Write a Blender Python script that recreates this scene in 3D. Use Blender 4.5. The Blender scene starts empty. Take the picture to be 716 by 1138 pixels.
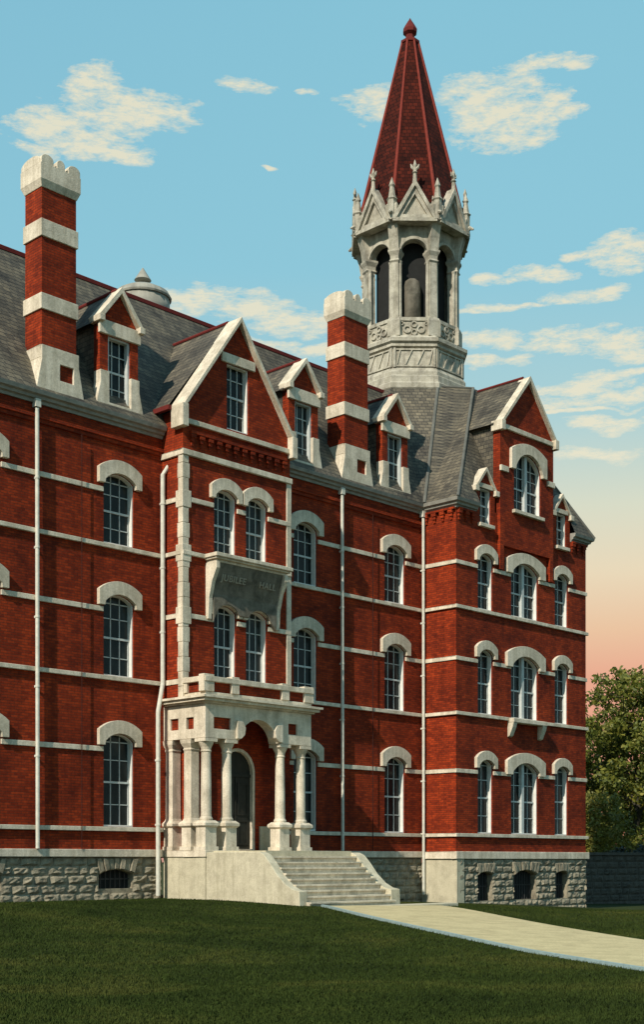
import bpy, bmesh, math, random
import numpy as np
from mathutils import Vector, Matrix
from mathutils.geometry import tessellate_polygon
random.seed(7); rng = np.random.default_rng(11)
S = bpy.context.scene; COL = S.collection
R = math.radians
# ------------------------------------------------------------------ materials
def newmat(name):
    m = bpy.data.materials.new(name); m.use_nodes = True
    nt = m.node_tree; b = nt.nodes['Principled BSDF']; return m, nt, b
def N(nt, t, **k):
    n = nt.nodes.new(t)
    for a, v in k.items(): setattr(n, a, v)
    return n
def wallvec(nt, diag=False):
    tc = N(nt, 'ShaderNodeTexCoord'); sp = N(nt, 'ShaderNodeSeparateXYZ'); nt.links.new(tc.outputs['Object'], sp.inputs[0])
    a = N(nt, 'ShaderNodeMath', operation='ADD'); nt.links.new(sp.outputs[0], a.inputs[0]); nt.links.new(sp.outputs[1], a.inputs[1])
    if diag:
        q = N(nt, 'ShaderNodeMath', operation='MULTIPLY_ADD'); nt.links.new(sp.outputs[1], q.inputs[0]); q.inputs[1].default_value = -.5; nt.links.new(sp.outputs[0], q.inputs[2]); a = q
    c = N(nt, 'ShaderNodeCombineXYZ'); nt.links.new(a.outputs[0], c.inputs[0]); nt.links.new(sp.outputs[2], c.inputs[1])
    return tc, c
def noise(nt, vec, scale, detail=4, rough=.6, dist=0):
    n = N(nt, 'ShaderNodeTexNoise'); n.inputs['Scale'].default_value = scale; n.inputs['Detail'].default_value = detail
    n.inputs['Roughness'].default_value = rough; n.inputs['Distortion'].default_value = dist
    if vec is not None: nt.links.new(vec, n.inputs['Vector'])
    return n
def ramp(nt, fac, stops):
    r = N(nt, 'ShaderNodeValToRGB'); e = r.color_ramp.elements
    e[0].position, e[0].color = stops[0][0], (*stops[0][1], 1); e[1].position, e[1].color = stops[-1][0], (*stops[-1][1], 1)
    for p, c in stops[1:-1]:
        x = e.new(p); x.color = (*c, 1)
    nt.links.new(fac, r.inputs[0]); return r
def mixc(nt, a, b, fac, mode='MIX'):
    m = N(nt, 'ShaderNodeMix', data_type='RGBA', blend_type=mode)
    for s, v in ((m.inputs['A'], a), (m.inputs['B'], b), (m.inputs['Factor'], fac)):
        if isinstance(v, (tuple, list)): s.default_value = (*v, 1)
        elif isinstance(v, (int, float)): s.default_value = v
        else: nt.links.new(v, s)
    return m.outputs['Result']
def bump(nt, b, h, strength=.5, dist=.02):
    n = N(nt, 'ShaderNodeBump'); n.inputs['Strength'].default_value = strength; n.inputs['Distance'].default_value = dist
    nt.links.new(h, n.inputs['Height']); nt.links.new(n.outputs[0], b.inputs['Normal'])
def brick_mat(name, c1, c2, mort):
    m, nt, b = newmat(name); tc, v = wallvec(nt)
    br = N(nt, 'ShaderNodeTexBrick'); nt.links.new(v.outputs[0], br.inputs['Vector'])
    br.inputs['Color1'].default_value = (*c1, 1); br.inputs['Color2'].default_value = (*c2, 1); br.inputs['Mortar'].default_value = (*mort, 1)
    br.inputs['Scale'].default_value = 1; br.inputs['Brick Width'].default_value = .23; br.inputs['Row Height'].default_value = .078
    br.inputs['Mortar Size'].default_value = .009; br.inputs['Mortar Smooth'].default_value = .4; br.inputs['Bias'].default_value = 0
    n1 = noise(nt, tc.outputs['Object'], .55, 5, .65, .6); r1 = ramp(nt, n1.outputs['Fac'], [(.3, (.52, .50, .50)), (.52, (1, 1, 1)), (.75, (1.25, 1.3, 1.25))])
    n2 = noise(nt, tc.outputs['Object'], 9, 3, .7); r2 = ramp(nt, n2.outputs['Fac'], [(.3, (.62, .62, .62)), (.7, (1.25, 1.25, 1.25))])
    mp = N(nt, 'ShaderNodeMapping'); mp.inputs['Scale'].default_value = (2.2, 2.2, .12); nt.links.new(tc.outputs['Object'], mp.inputs[0])
    n3 = noise(nt, mp.outputs[0], 1.0, 4, .6); r3 = ramp(nt, n3.outputs['Fac'], [(.36, (.7, .68, .66)), (.6, (1.05, 1.05, 1.05))])
    c = mixc(nt, br.outputs['Color'], r1.outputs[0], 1, 'MULTIPLY'); c = mixc(nt, c, r2.outputs[0], .8, 'MULTIPLY'); c = mixc(nt, c, r3.outputs[0], .8, 'MULTIPLY')
    nt.links.new(c, b.inputs['Base Color']); b.inputs['Roughness'].default_value = .88; b.inputs['Specular IOR Level'].default_value = .2
    h = N(nt, 'ShaderNodeMath', operation='MULTIPLY_ADD'); nt.links.new(n2.outputs['Fac'], h.inputs[0]); h.inputs[1].default_value = .6
    inv = N(nt, 'ShaderNodeMath', operation='SUBTRACT'); inv.inputs[0].default_value = 1; nt.links.new(br.outputs['Fac'], inv.inputs[1]); nt.links.new(inv.outputs[0], h.inputs[2])
    bump(nt, b, h.outputs[0], .6, .012); return m
def stone_mat(name, base, dark, scale=1.0, bstr=.35, joints=None, streak=.55):
    m, nt, b = newmat(name); tc, v = wallvec(nt)
    n1 = noise(nt, tc.outputs['Object'], 1.7 * scale, 6, .68, .3); r1 = ramp(nt, n1.outputs['Fac'], [(.28, dark), (.58, base)])
    n2 = noise(nt, tc.outputs['Object'], 22 * scale, 4, .7); r2 = ramp(nt, n2.outputs['Fac'], [(.3, (.74, .73, .7)), (.65, (1.06, 1.06, 1.06))])
    mp = N(nt, 'ShaderNodeMapping'); mp.inputs['Scale'].default_value = (5, 5, .5); nt.links.new(tc.outputs['Object'], mp.inputs[0])
    n3 = noise(nt, mp.outputs[0], 1.0, 4, .6); r3 = ramp(nt, n3.outputs['Fac'], [(.38, (.68, .67, .63)), (.6, (1, 1, 1))])
    c = mixc(nt, r1.outputs[0], r2.outputs[0], .9, 'MULTIPLY'); c = mixc(nt, c, r3.outputs[0], streak, 'MULTIPLY')
    hgt = n2.outputs['Fac']
    if joints:
        br = N(nt, 'ShaderNodeTexBrick'); nt.links.new(v.outputs[0], br.inputs['Vector'])
        br.inputs['Color1'].default_value = (1, 1, 1, 1); br.inputs['Color2'].default_value = (.82, .8, .78, 1); br.inputs['Mortar'].default_value = (.45, .43, .4, 1)
        br.inputs['Scale'].default_value = 1; br.inputs['Brick Width'].default_value = joints[0]; br.inputs['Row Height'].default_value = joints[1]
        br.inputs['Mortar Size'].default_value = .012; c = mixc(nt, c, br.outputs['Color'], .8, 'MULTIPLY')
        h = N(nt, 'ShaderNodeMath', operation='SUBTRACT'); nt.links.new(hgt, h.inputs[0]); nt.links.new(br.outputs['Fac'], h.inputs[1]); hgt = h.outputs[0]
    nt.links.new(c, b.inputs['Base Color']); b.inputs['Roughness'].default_value = .9; b.inputs['Specular IOR Level'].default_value = .25
    bump(nt, b, hgt, bstr, .02); return m
def plain(name, base, rough=.6, var=.25, scale=6, metal=0, bstr=.15):
    m, nt, b = newmat(name); tc = N(nt, 'ShaderNodeTexCoord')
    n1 = noise(nt, tc.outputs['Object'], scale, 5, .65)
    lo = tuple(x * (1 - var) for x in base); hi = tuple(min(1, x * (1 + var * .6)) for x in base)
    r = ramp(nt, n1.outputs['Fac'], [(.3, lo), (.7, hi)]); nt.links.new(r.outputs[0], b.inputs['Base Color'])
    b.inputs['Specular IOR Level'].default_value = .2; b.inputs['Roughness'].default_value = rough; b.inputs['Metallic'].default_value = metal
    if bstr: bump(nt, b, n1.outputs['Fac'], bstr, .01)
    return m
def slate_mat(diag=False):
    m, nt, b = newmat('slate'); tc, v = wallvec(nt, diag)
    br = N(nt, 'ShaderNodeTexBrick'); nt.links.new(v.outputs[0], br.inputs['Vector'])
    br.inputs['Color1'].default_value = (.145, .125, .09, 1); br.inputs['Color2'].default_value = (.075, .066, .05, 1); br.inputs['Mortar'].default_value = (.03, .03, .028, 1)
    br.inputs['Scale'].default_value = 1; br.inputs['Brick Width'].default_value = .26; br.inputs['Row Height'].default_value = .15; br.inputs['Mortar Size'].default_value = .011
    n1 = noise(nt, tc.outputs['Object'], .9, 5, .65, .4); r1 = ramp(nt, n1.outputs['Fac'], [(.3, (.42, .42, .43)), (.5, (.95, .95, .92)), (.72, (1.5, 1.45, 1.3))])
    n2 = noise(nt, tc.outputs['Object'], 14, 3, .7); r2 = ramp(nt, n2.outputs['Fac'], [(.3, (.65, .65, .65)), (.7, (1.3, 1.3, 1.3))])
    c = mixc(nt, br.outputs['Color'], r1.outputs[0], 1, 'MULTIPLY'); c = mixc(nt, c, r2.outputs[0], .8, 'MULTIPLY')
    nt.links.new(c, b.inputs['Base Color']); b.inputs['Roughness'].default_value = .7; b.inputs['Specular IOR Level'].default_value = .3
    h = N(nt, 'ShaderNodeMath', operation='SUBTRACT'); nt.links.new(n2.outputs['Fac'], h.inputs[0]); nt.links.new(br.outputs['Fac'], h.inputs[1])
    bump(nt, b, h.outputs[0], .6, .02); return m
M = {}
M['brick'] = brick_mat('red_brick', (.35, .039, .006), (.19, .018, .003), (.12, .026, .011))
M['stone'] = stone_mat('limestone', (.78, .69, .54), (.48, .42, .32), 1.0, .45, None, .7)
M['belfry'] = stone_mat('belfry_stone', (.53, .495, .40), (.22, .20, .16), 1.2, .6, None, .75)
M['sash'] = plain('sash_paint', (.50, .53, .50), .5, .15)
M['ashlar'] = stone_mat('ashlar', (.58, .53, .38), (.42, .38, .27), 1.5, .4, None, .3)
M['gravelstone'] = stone_mat('step_stone', (.60, .55, .40), (.44, .40, .29), 1.5, .4)
M['rock'] = stone_mat('rock_faced', (.36, .32, .23), (.14, .12, .085), 2.2, .9, None, .4)
M['shaded_stone'] = stone_mat('shaded_carved_stone', (.20, .18, .14), (.065, .06, .045), 1.5, .5)  # shade under the inscription ledge is put into this base colour
M['slate'] = slate_mat(); M['slate_diagonal'] = slate_mat(True)
M['trim'] = plain('red_trim', (.13, .018, .014), .8)
M['spire'] = plain('spire_cladding', (.05, .0075, .003), 1, .5, 5, 0, .4)
_m, _nt, _b = M['spire'], M['spire'].node_tree, M['spire'].node_tree.nodes['Principled BSDF']
_tc, _v = wallvec(_nt, True); _br = N(_nt, 'ShaderNodeTexBrick'); _nt.links.new(_v.outputs[0], _br.inputs['Vector'])
_br.inputs['Color1'].default_value = (.075, .011, .005, 1); _br.inputs['Color2'].default_value = (.032, .005, .0025, 1); _br.inputs['Mortar'].default_value = (.012, .003, .002, 1)
_br.inputs['Scale'].default_value = 1; _br.inputs['Brick Width'].default_value = .2; _br.inputs['Row Height'].default_value = .16; _br.inputs['Mortar Size'].default_value = .012
_n = noise(_nt, _tc.outputs['Object'], 1.4, 5, .7); _r = ramp(_nt, _n.outputs['Fac'], [(.3, (.5, .5, .5)), (.7, (1.5, 1.5, 1.5))])
_nt.links.new(mixc(_nt, _br.outputs['Color'], _r.outputs[0], 1, 'MULTIPLY'), _b.inputs['Base Color'])
M['rib'] = plain('spire_rib', (.20, .030, .018), .8)
M['white'] = plain('white_paint', (.74, .73, .66), .5, .12)
M['gutter'] = plain('grey_cornice', (.27, .26, .22), .7, .3, 4)
M['pipe'] = plain('pipe_paint', (.62, .60, .50), .5, .2)
M['dark'] = plain('interior_shade', (.02, .021, .02), .9, .2)  # near-black colour stands in for the shade inside openings
M['door'] = plain('door_paint', (.026, .026, .02), .6, .3)
M['vent'] = plain('vent_zinc', (.30, .29, .24), .7, .3, 3)
M['cable'] = plain('cable', (.04, .012, .008), .9)
M['letter'] = plain('letter_stone', (.34, .31, .24), .9)
M['iron'] = plain('iron', (.05, .05, .05), .5)
M['lead'] = plain('lead_sheet', (.13, .13, .11), .6, .3, 3)
def glass_mat():
    m, nt, b = newmat('window_glass'); tc = N(nt, 'ShaderNodeTexCoord')
    n1 = noise(nt, tc.outputs['Object'], 1.3, 3, .5); oi = N(nt, 'ShaderNodeObjectInfo'); ad = N(nt, 'ShaderNodeMath', operation='MULTIPLY_ADD'); nt.links.new(oi.outputs['Random'], ad.inputs[0]); ad.inputs[1].default_value = .35; nt.links.new(n1.outputs['Fac'], ad.inputs[2])
    r = ramp(nt, ad.outputs[0], [(.4, (.005, .008, .008)), (.7, (.015, .021, .020)), (.95, (.05, .056, .05))])
    nt.links.new(r.outputs[0], b.inputs['Base Color']); b.inputs['Roughness'].default_value = .16; b.inputs['Specular IOR Level'].default_value = .16
    n2 = noise(nt, tc.outputs['Object'], 2.5, 2, .5); bump(nt, b, n2.outputs['Fac'], .35, .03); return m
M['glass'] = glass_mat()
# ------------------------------------------------------------------ mesh helpers
class MB:
    def __init__(s): s.v = []; s.f = []
    def face(s, pts):
        i = len(s.v); s.v += [tuple(p) for p in pts]; s.f.append(list(range(i, i + len(pts))))
    def hull8(s, P):     # bottom 4 ccw, top 4 ccw
        i = len(s.v); s.v += [tuple(p) for p in P]
        for q in ((3, 2, 1, 0), (4, 5, 6, 7), (0, 1, 5, 4), (1, 2, 6, 5), (2, 3, 7, 6), (3, 0, 4, 7)): s.f.append([i + k for k in q])
    def box(s, x0, x1, y0, y1, z0, z1):
        s.hull8([(x0, y0, z0), (x1, y0, z0), (x1, y1, z0), (x0, y1, z0), (x0, y0, z1), (x1, y0, z1), (x1, y1, z1), (x0, y1, z1)])
    def loft(s, rings, cap=True, close=True):
        i0 = len(s.v); n = len(rings[0])
        for r in rings: s.v += [tuple(p) for p in r]
        for k in range(len(rings) - 1):
            for j in range(n if close else n - 1):
                a = i0 + k * n + j; b = i0 + k * n + (j + 1) % n; s.f.append([a, b, b + n, a + n])
        if cap:
            s.f.append([i0 + j for j in range(n)][::-1]); s.f.append([i0 + (len(rings) - 1) * n + j for j in range(n)])
    def lathe(s, cx, cy, prof, n=16, a0=0., cap=True):
        s.loft([[(cx + r * math.cos(a0 + 2 * math.pi * j / n), cy + r * math.sin(a0 + 2 * math.pi * j / n), z) for j in range(n)] for r, z in prof], cap)
    def tube(s, pts, r, n=8):
        rings = []; rs = r if isinstance(r, (list, tuple)) else [r] * len(pts)
        for k, p in enumerate(pts):
            p = Vector(p); a = Vector(pts[max(0, k - 1)]); b = Vector(pts[min(len(pts) - 1, k + 1)]); d = (b - a).normalized()
            u = d.cross(Vector((0, 0, 1)) if abs(d.z) < .95 else Vector((0, 1, 0))).normalized(); w = d.cross(u)
            rings.append([p + rs[k] * (math.cos(2 * math.pi * j / n) * u + math.sin(2 * math.pi * j / n) * w) for j in range(n)])
        s.loft(rings)
    def bar(s, a, b, w, t, up=(0, 0, 1)):    # box along a->b; w across, t along 'up'-ish
        a = Vector(a); b = Vector(b); d = (b - a).normalized(); u = d.cross(Vector(up)).normalized(); n = u.cross(d)
        P = []
        for p in (a, b):
            for su, sn in ((-1, -1), (1, -1), (1, 1), (-1, 1)): P.append(p + u * (su * w / 2) + n * (sn * t / 2))
        s.hull8(P)
    def poly(s, fr, outer, d0, d1, holes=(), back=True, rev=None):
        """extruded outline with holes. fr(u,z,d)->point. rev: depth to which hole reveals go"""
        loops = [list(outer)] + [list(h) for h in holes]
        flat = [p for l in loops for p in l]
        tris = tessellate_polygon([[Vector((p[0], p[1], 0)) for p in l] for l in loops])
        i = len(s.v); s.v += [tuple(fr(p[0], p[1], d1)) for p in flat]
        for t in tris: s.f.append([i + k for k in t])
        if back:
            j = len(s.v); s.v += [tuple(fr(p[0], p[1], d0)) for p in flat]
            for t in tris: s.f.append([j + k for k in t][::-1])
        for li, l in enumerate(loops):
            dd = d0 if (li == 0 or rev is None) else rev
            for k in range(len(l)):
                a = l[k]; b = l[(k + 1) % len(l)]
                s.face([fr(a[0], a[1], d1), fr(b[0], b[1], d1), fr(b[0], b[1], dd), fr(a[0], a[1], dd)])
    def build(s, name, mat, parent=None, smooth=False, off=(0, 0, 0), bevel=0, fix=True):
        me = bpy.data.meshes.new(name); me.from_pydata([(a - off[0], b - off[1], c - off[2]) for a, b, c in s.v], [], s.f)
        if fix:
            bm = bmesh.new(); bm.from_mesh(me); bmesh.ops.remove_doubles(bm, verts=bm.verts, dist=1e-4)
            bmesh.ops.recalc_face_normals(bm, faces=bm.faces); bm.to_mesh(me); bm.free()
        if smooth: me.shade_smooth()
        me.materials.append(mat); o = bpy.data.objects.new(name, me); COL.objects.link(o)
        if parent is not None:
            o.parent = parent; w = Vector((0, 0, 0)); p = parent
            while p is not None: w += p.location; p = p.parent
            o.location = Vector(off) - w
        else: o.location = off
        if bevel:
            md = o.modifiers.new('bevel', 'BEVEL'); md.width = bevel; md.segments = 2; md.limit_method = 'ANGLE'
        return o
def empty(name, loc, parent=None):
    o = bpy.data.objects.new(name, None); COL.objects.link(o); o.empty_display_size = .3
    if parent is not None:
        o.parent = parent; w = Vector((0, 0, 0)); p = parent
        while p is not None: w += p.location; p = p.parent
        o.location = Vector(loc) - w
    else: o.location = loc
    return o
def tag(o, label=None, cat=None, group=None, kind=None):
    if label: o['label'] = label
    if cat: o['category'] = cat
    if group: o['group'] = group
    if kind: o['kind'] = kind
    return o
def FY(Y): return lambda u, z, d: (u, Y - d, z)       # faces -Y, u = X
def FX(X): return lambda u, z, d: (X - d, u, z)       # faces -X, u = Y
def arch(c, w, z0, zs, zc, n=10):
    h = zc - zs; r = (w * w / 4 + h * h) / (2 * h); cz = zc - r; a = math.asin(min(1, (w / 2) / r))
    if h >= w / 2: a = math.pi / 2; 
    pts = [(c - w / 2, z0), (c + w / 2, z0)]
    for k in range(n + 1):
        t = a - 2 * a * k / n; pts.append((c + r * math.sin(t), cz + r * math.cos(t)))
    return pts
def rect(u0, u1, z0, z1): return [(u0, z0), (u1, z0), (u1, z1), (u0, z1)]

hall = empty('brick_hall', (12, 0, -1.5))
tag(hall, 'tall red brick hall with white stone bands, columned porch and pointed octagonal bell tower', 'building')

# ------------------------------------------------------------------ windows
CACHE = {}
def make_window(parent, x, Y, z0, w, h, rise, cols=3, rows=4, hood=True, sill=False, mullion=False, label=None, name='window', ear=.24, th=.40, bars=True):
    """sash window facing -Y: window > pane, hood, sill"""
    key = (w, h, rise, cols, rows, hood, sill, mullion, ear, th)
    fr = lambda u, z, d: (u, -d, z); zs = h - rise
    if key not in CACHE:
        out = arch(0, w, 0, zs, h) if rise > 0 else rect(-w / 2, w / 2, 0, h)
        inn = arch(0, w - .07, .05, zs - .01, h - .035) if rise > 0 else rect(-w / 2 + .035, w / 2 - .035, .05, h - .035)
        m = MB(); m.poly(fr, out, -.26, -.05, [inn])
        mb2 = m; m = MB()
        def top(u):
            if rise <= 0: return h - .03
            r = (w * w / 4 + rise * rise) / (2 * rise); return h - r + math.sqrt(max(0, r * r - u * u)) - .03
        def vbar(u, t, d0, d1): m.box(u - t / 2, u + t / 2, -d1, -d0, .03, top(abs(u) + t / 2))
        if mullion:
            vbar(0, .16, -.26, -.08)
            cells = [(-w / 2 + .06, -.08), (.08, w / 2 - .06)]
        else: cells = [(-w / 2 + .06, w / 2 - .06)]
        for a, b in cells:
            for k in range(1, cols): vbar(a + (b - a) * k / cols, .026, -.215, -.185)
            ph = (zs + .12) / rows
            for k in range(1, rows):
                z = ph * k; t = .062 if k * 2 == rows else .026; m.box(a, b, .185 - (.02 if t > .05 else 0), .215, z - t / 2, z + t / 2)
            if rise > 0: m.box(a, b, .185, .215, top(max(abs(a), abs(b))) - .05, top(max(abs(a), abs(b))) - .02)
            for e in (a, b): m.box(e - .02 if e == b else e, e + .02 if e == a else e, .18, .22, .05, top(abs(e)))
        g = MB(); g.poly(fr, arch(0, w - .02, .01, zs, h - .01) if rise > 0 else rect(-w / 2 + .01, w / 2 - .01, .01, h - .01), -.25, -.212)
        hd = None
        if hood:
            hd = MB(); W = w / 2 + ear; r = (w * w / 4 + rise * rise) / (2 * rise); cz = h - r; a = math.asin(w / 2 / r)
            zo = h + th - .22 - .07 * w; hh = h + th - zo; ro = (W * W + hh * hh) / (2 * hh); co = h + th - ro; A = math.asin(min(1, W / ro))
            n = 12; inner = [(r * math.sin(a - 2 * a * k / n), cz + r * math.cos(a - 2 * a * k / n)) for k in range(n + 1)]
            outer = [(ro * math.sin(-A + 2 * A * k / n), co + ro * math.cos(-A + 2 * A * k / n)) for k in range(n + 1)]
            loop = [(w / 2 + .02, zs - .13)] + [(p[0] * 1.0, p[1]) for p in inner] + [(-w / 2 - .02, zs - .13), (-W, zs - .13)] + outer + [(W, zs - .13)]
            hd.poly(fr, loop, -.02, .13)
        sl = None
        if sill: sl = MB(); sl.box(-w / 2 - .12, w / 2 + .12, -.14, .24, -.14, -.002)
        CACHE[key] = [m, mb2, g, hd, sl, {}]
    c = CACHE[key]; loc = (x, Y, z0)
    wo = Vector((0, 0, 0)); p = parent
    while p is not None: wo += p.location; p = p.parent
    def inst(nm, mb, mat, par, bev=0):
        if mb is None: return None
        if nm not in c[5]:
            o = mb.build(nm, mat, None, bevel=bev); c[5][nm] = o.data
        else:
            o = bpy.data.objects.new(nm, c[5][nm]); COL.objects.link(o)
            if bev:
                md = o.modifiers.new('bevel', 'BEVEL'); md.width = bev; md.segments = 2; md.limit_method = 'ANGLE'
        o.parent = par; return o
    o = inst(name, c[1], M['white'], parent); o.location = Vector(loc) - wo
    for nm, mb, mat, bev in (('sash', c[0], M['sash'], 0), ('pane', c[2], M['glass'], 0), ('arch_hood', c[3], M['stone'], .02), ('sill', c[4], M['stone'], .015)):
        k = inst(nm, mb, mat, o, bev)
    if label: o['label'] = label
    return o

ROWS = ((1.02, 2.82), (5.57, 2.48), (9.57, 2.15))      # sill z, height
BANDS = (3.35, 7.56, 11.16); SILLS = (.945, 5.505, 9.49)
TOPZ = 13.42; WT = .33
# ------------------------------------------------------------------ main wall
MX0, XB0, XB1, XP = -11.0, 5.86, 10.5, 18.63
XP1 = 27.4; YB = -1.0; YP = -1.62
main_w = [(-9.2, 1.14), (-4.9, 1.14), (-.6, 1.14), (4.16, 1.14), (12.25, 1.14), (17.0, 1.14)]
m = MB(); holes = []
for x, w in main_w:
    for z0, h in ROWS: holes.append(arch(x, w, z0, z0 + h - .24, z0 + h))
m.poly(FY(0), rect(MX0, XP, .1, TOPZ), -.3, 0, holes, rev=-.27)
m.box(MX0 - .3, MX0, 0, 14, .1, TOPZ)                  # far left end wall
m.box(XP1 - .4, XP1 - .1, 4, 14, .1, TOPZ); m.box(MX0, XP1 - .1, 13.7, 14, .1, TOPZ)
m.build('main_wall', M['brick'], hall)
for x, w in main_w:
    for i, (z0, h) in enumerate(ROWS):
        make_window(hall, x, 0, z0, w, h, .24)
# near-black sheet, its colour standing in for unlit rooms behind the glass
m = MB(); m.box(MX0 + .2, XP1 - .6, .6, .62, .2, 13); m.build('dark_room_sheet', M['dark'], hall)
# bay: front wall with gable, three storeys of narrow pairs
CBX = 8.15
bay_w = [(7.6, .92), (8.97, .92)]
holes = []
for x, w in bay_w:
    for z0, h in ROWS[1:]: holes.append(arch(x, w, z0, z0 + h - .2, z0 + h))
holes.append(rect(CBX - .47, CBX + .47, 13.72, 15.8))
holes.append(arch(8.2, 1.5, .32, 2.9, 3.6))
m = MB()
m.poly(FY(YB), [(6.36, .1), (XB1, .1), (XB1, 13.95), (CBX, 17.2), (XB0, 13.95), (XB0, 4.85), (6.36, 4.85)], -.3, 0, holes, rev=-.27)
m.box(XB0, XB0 + .3, YB + .3, 0, 4.85, 13.95); m.box(6.36, 6.6, YB + .3, 0, .1, 4.85); m.box(XB1 - .3, XB1, YB + .3, 0, .1, 13.95)
m.box(XB0 + .05, XB0 + .3, 0, .9, 13.3, 13.95); m.box(XB1 - .3, XB1 - .05, 0, .9, 13.3, 13.95)
m.build('bay_wall', M['brick'], hall)
for x, w in bay_w:
    for z0, h in ROWS[1:]: make_window(hall, x, YB, z0, w, h, .2, ear=.2, th=.36)
make_window(hall, CBX, YB, 13.72, .94, 2.08, 0, hood=False, label='square-headed sash window in the bay gable')
# pavilion
CPX = 23.0
hs = []
for x, w in ((20.42, .93), (25.58, .93)):
    for z0, h in ROWS: hs.append(arch(x, w, z0, z0 + h - .2, z0 + h))
for z0, h in ROWS: hs.append(arch(CPX, 1.8, z0, z0 + h - .36, z0 + h))
def pav_out():
    return [(XP, .1), (XP1, .1), (XP1, TOPZ), (26.2, TOPZ), (26.2, 14.15), (25.58, 14.9), (24.96, 14.15), (24.96, TOPZ), (24.82, TOPZ), (21.18, TOPZ), (21.04, TOPZ), (21.04, 14.15), (20.42, 14.9), (19.8, 14.15), (19.8, TOPZ), (XP, TOPZ)]
for x in (20.42, 25.58): hs.append(rect(x - .34, x + .34, 12.85, 14.2))
m = MB(); m.poly(FY(YP), pav_out(), -.3, 0, hs, rev=-.27)
m.box(XP, XP + .3, YP + .3, 0, .1, TOPZ); m.box(XP1 - .3, XP1, YP + .3, 4, .1, TOPZ)
m.build('pavilion_wall', M['brick'], hall)
# pavilion gable wall slightly proud, carries on through the eaves
m = MB(); YG = YP - .14
m.poly(FY(YG), [(21.2, 13.1), (24.8, 13.1), (24.8, 16.9), (CPX, 18.95), (21.2, 16.9)], -.34, 0, [arch(CPX, 1.8, 13.7, 15.4, 16.0)], rev=-.27)
m.poly(FY(YG), [(21.2, 11.26), (21.44, 11.26), (21.44, 12.2), (24.56, 12.2), (24.56, 11.26), (24.8, 11.26), (24.8, 13.1), (21.2, 13.1)], -.13, -.001)
m.build('pavilion_gable', M['brick'], hall)
for a in (21.22, 24.5):
    m = MB(); m.box(a, a + .28, YG + .34, 1.2, 13.3, 16.95); m.build('gable_cheek', M['slate'], hall)
for x in (20.42, 25.58):
    for z0, h in ROWS: make_window(hall, x, YP, z0,   .93, h, .2, cols=2, ear=.2, th=.34)
    make_window(hall, x, YP, 12.85, .68, 1.35, 0, cols=2, hood=False, sill=True)
for i, (z0, h) in enumerate(ROWS):
    make_window(hall, CPX, YP, z0, 1.8, h, .36, cols=2, mullion=True, ear=.4, th=.4)
make_window(hall, CPX, YG, 13.7, 1.8, 2.3, .6, cols=2, mullion=True, sill=True, ear=.3, th=.4)

# ------------------------------------------------------------------ bands, sills, water table
def band(name, fr_Y, x0, x1, z, t, cuts=(), proj=.05, parent=hall, mat='stone', wrap=None):
    segs = []; a = x0
    for c, w in sorted(cuts):
        if c - w > a and c - w < x1: segs.append((a, c - w))
        a = max(a, c + w)
    if a < x1: segs.append((a, x1))
    for a, b in segs:
        m = MB(); m.box(a, b, fr_Y - proj, fr_Y + .02, z - t / 2, z + t / 2)
        if wrap and a == x0: wrap(m)
        m.build(name, M[mat], parent, bevel=.012)
for z in BANDS:
    band('stone_band', 0, MX0, XB0, z, .15, [(x, .60) for x, w in main_w])
    band('stone_band', 0, XB1, XP, z, .15, [(x, .60) for x, w in main_w])
    band('stone_band', YP, XP - .05, XP1 + .05, z, .15, [(20.42, .5), (CPX, .95), (25.58, .5)],
         wrap=lambda m: m.box(XP - .05, XP + .02, YP + .02, -.05, z - .075, z + .075))
for z in SILLS:
    band('sill_course', 0, MX0, XB0, z, .13, proj=.09); band('sill_course', 0, XB1, XP, z, .13, proj=.09)
    band('sill_course', YP, XP - .09, XP1 + .09, z, .13, proj=.09, wrap=lambda m: m.box(XP - .09, XP + .02, YP + .02, -.09, z - .065, z + .065))
for z in BANDS[1:]:
    band('stone_band', YB, XB0 - .05, XB1 + .02, z, .15, [(7.6, .5), (8.97, .5)], wrap=lambda m: m.box(XB0 - .05, XB0 + .02, YB + .02, -.05, z - .075, z + .075))
band('sill_course', YB, XB0 - .05, XB1 + .02, 9.49, .13, proj=.08, wrap=lambda m: m.box(XB0 - .08, XB0 + .02, YB + .02, -.09, 9.425, 9.555))
# bay upper courses + corner piers
m = MB(); m.box(XB0 - .07, XB1 + .05, YB - .09, YB + .02, 12.5, 12.68); m.box(XB0 - .07, XB0 + .02, YB + .02, -.02, 12.5, 12.68)
m.build('bay_string_course', M['stone'], hall, bevel=.015)
m = MB(); m.box(XB0 + .1, XB1 - .1, YB - .1, YB + .02, 13.48, 13.64); m.build('gable_string_course', M['stone'], hall, bevel=.015)
m = MB()
zz = 4.9
while zz < 12.5:          # long-and-short quoins at the bay's left corner
    hgt = min(.46, 12.5 - zz); wd = .24 if int((zz - 4.9) / .46) % 2 else .20
    m.box(XB0 - .045, XB0 + wd, YB - .045, YB + wd * .9, zz + .004, zz + hgt - .004); zz += .46
for z in (7.56, 9.49, 11.16): m.box(XB0 - .06, XB0 + .29, YB - .06, YB + .28, z - .26, z + .26)
m.build('corner_quoins', M['stone'], hall, bevel=.012)
m = MB(); m.box(XB1 - .17, XB1 + .04, YB - .04, YB + .2, 5.6, 12.5); m.build('corner_quoins', M['stone'], hall, bevel=.012)
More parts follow.
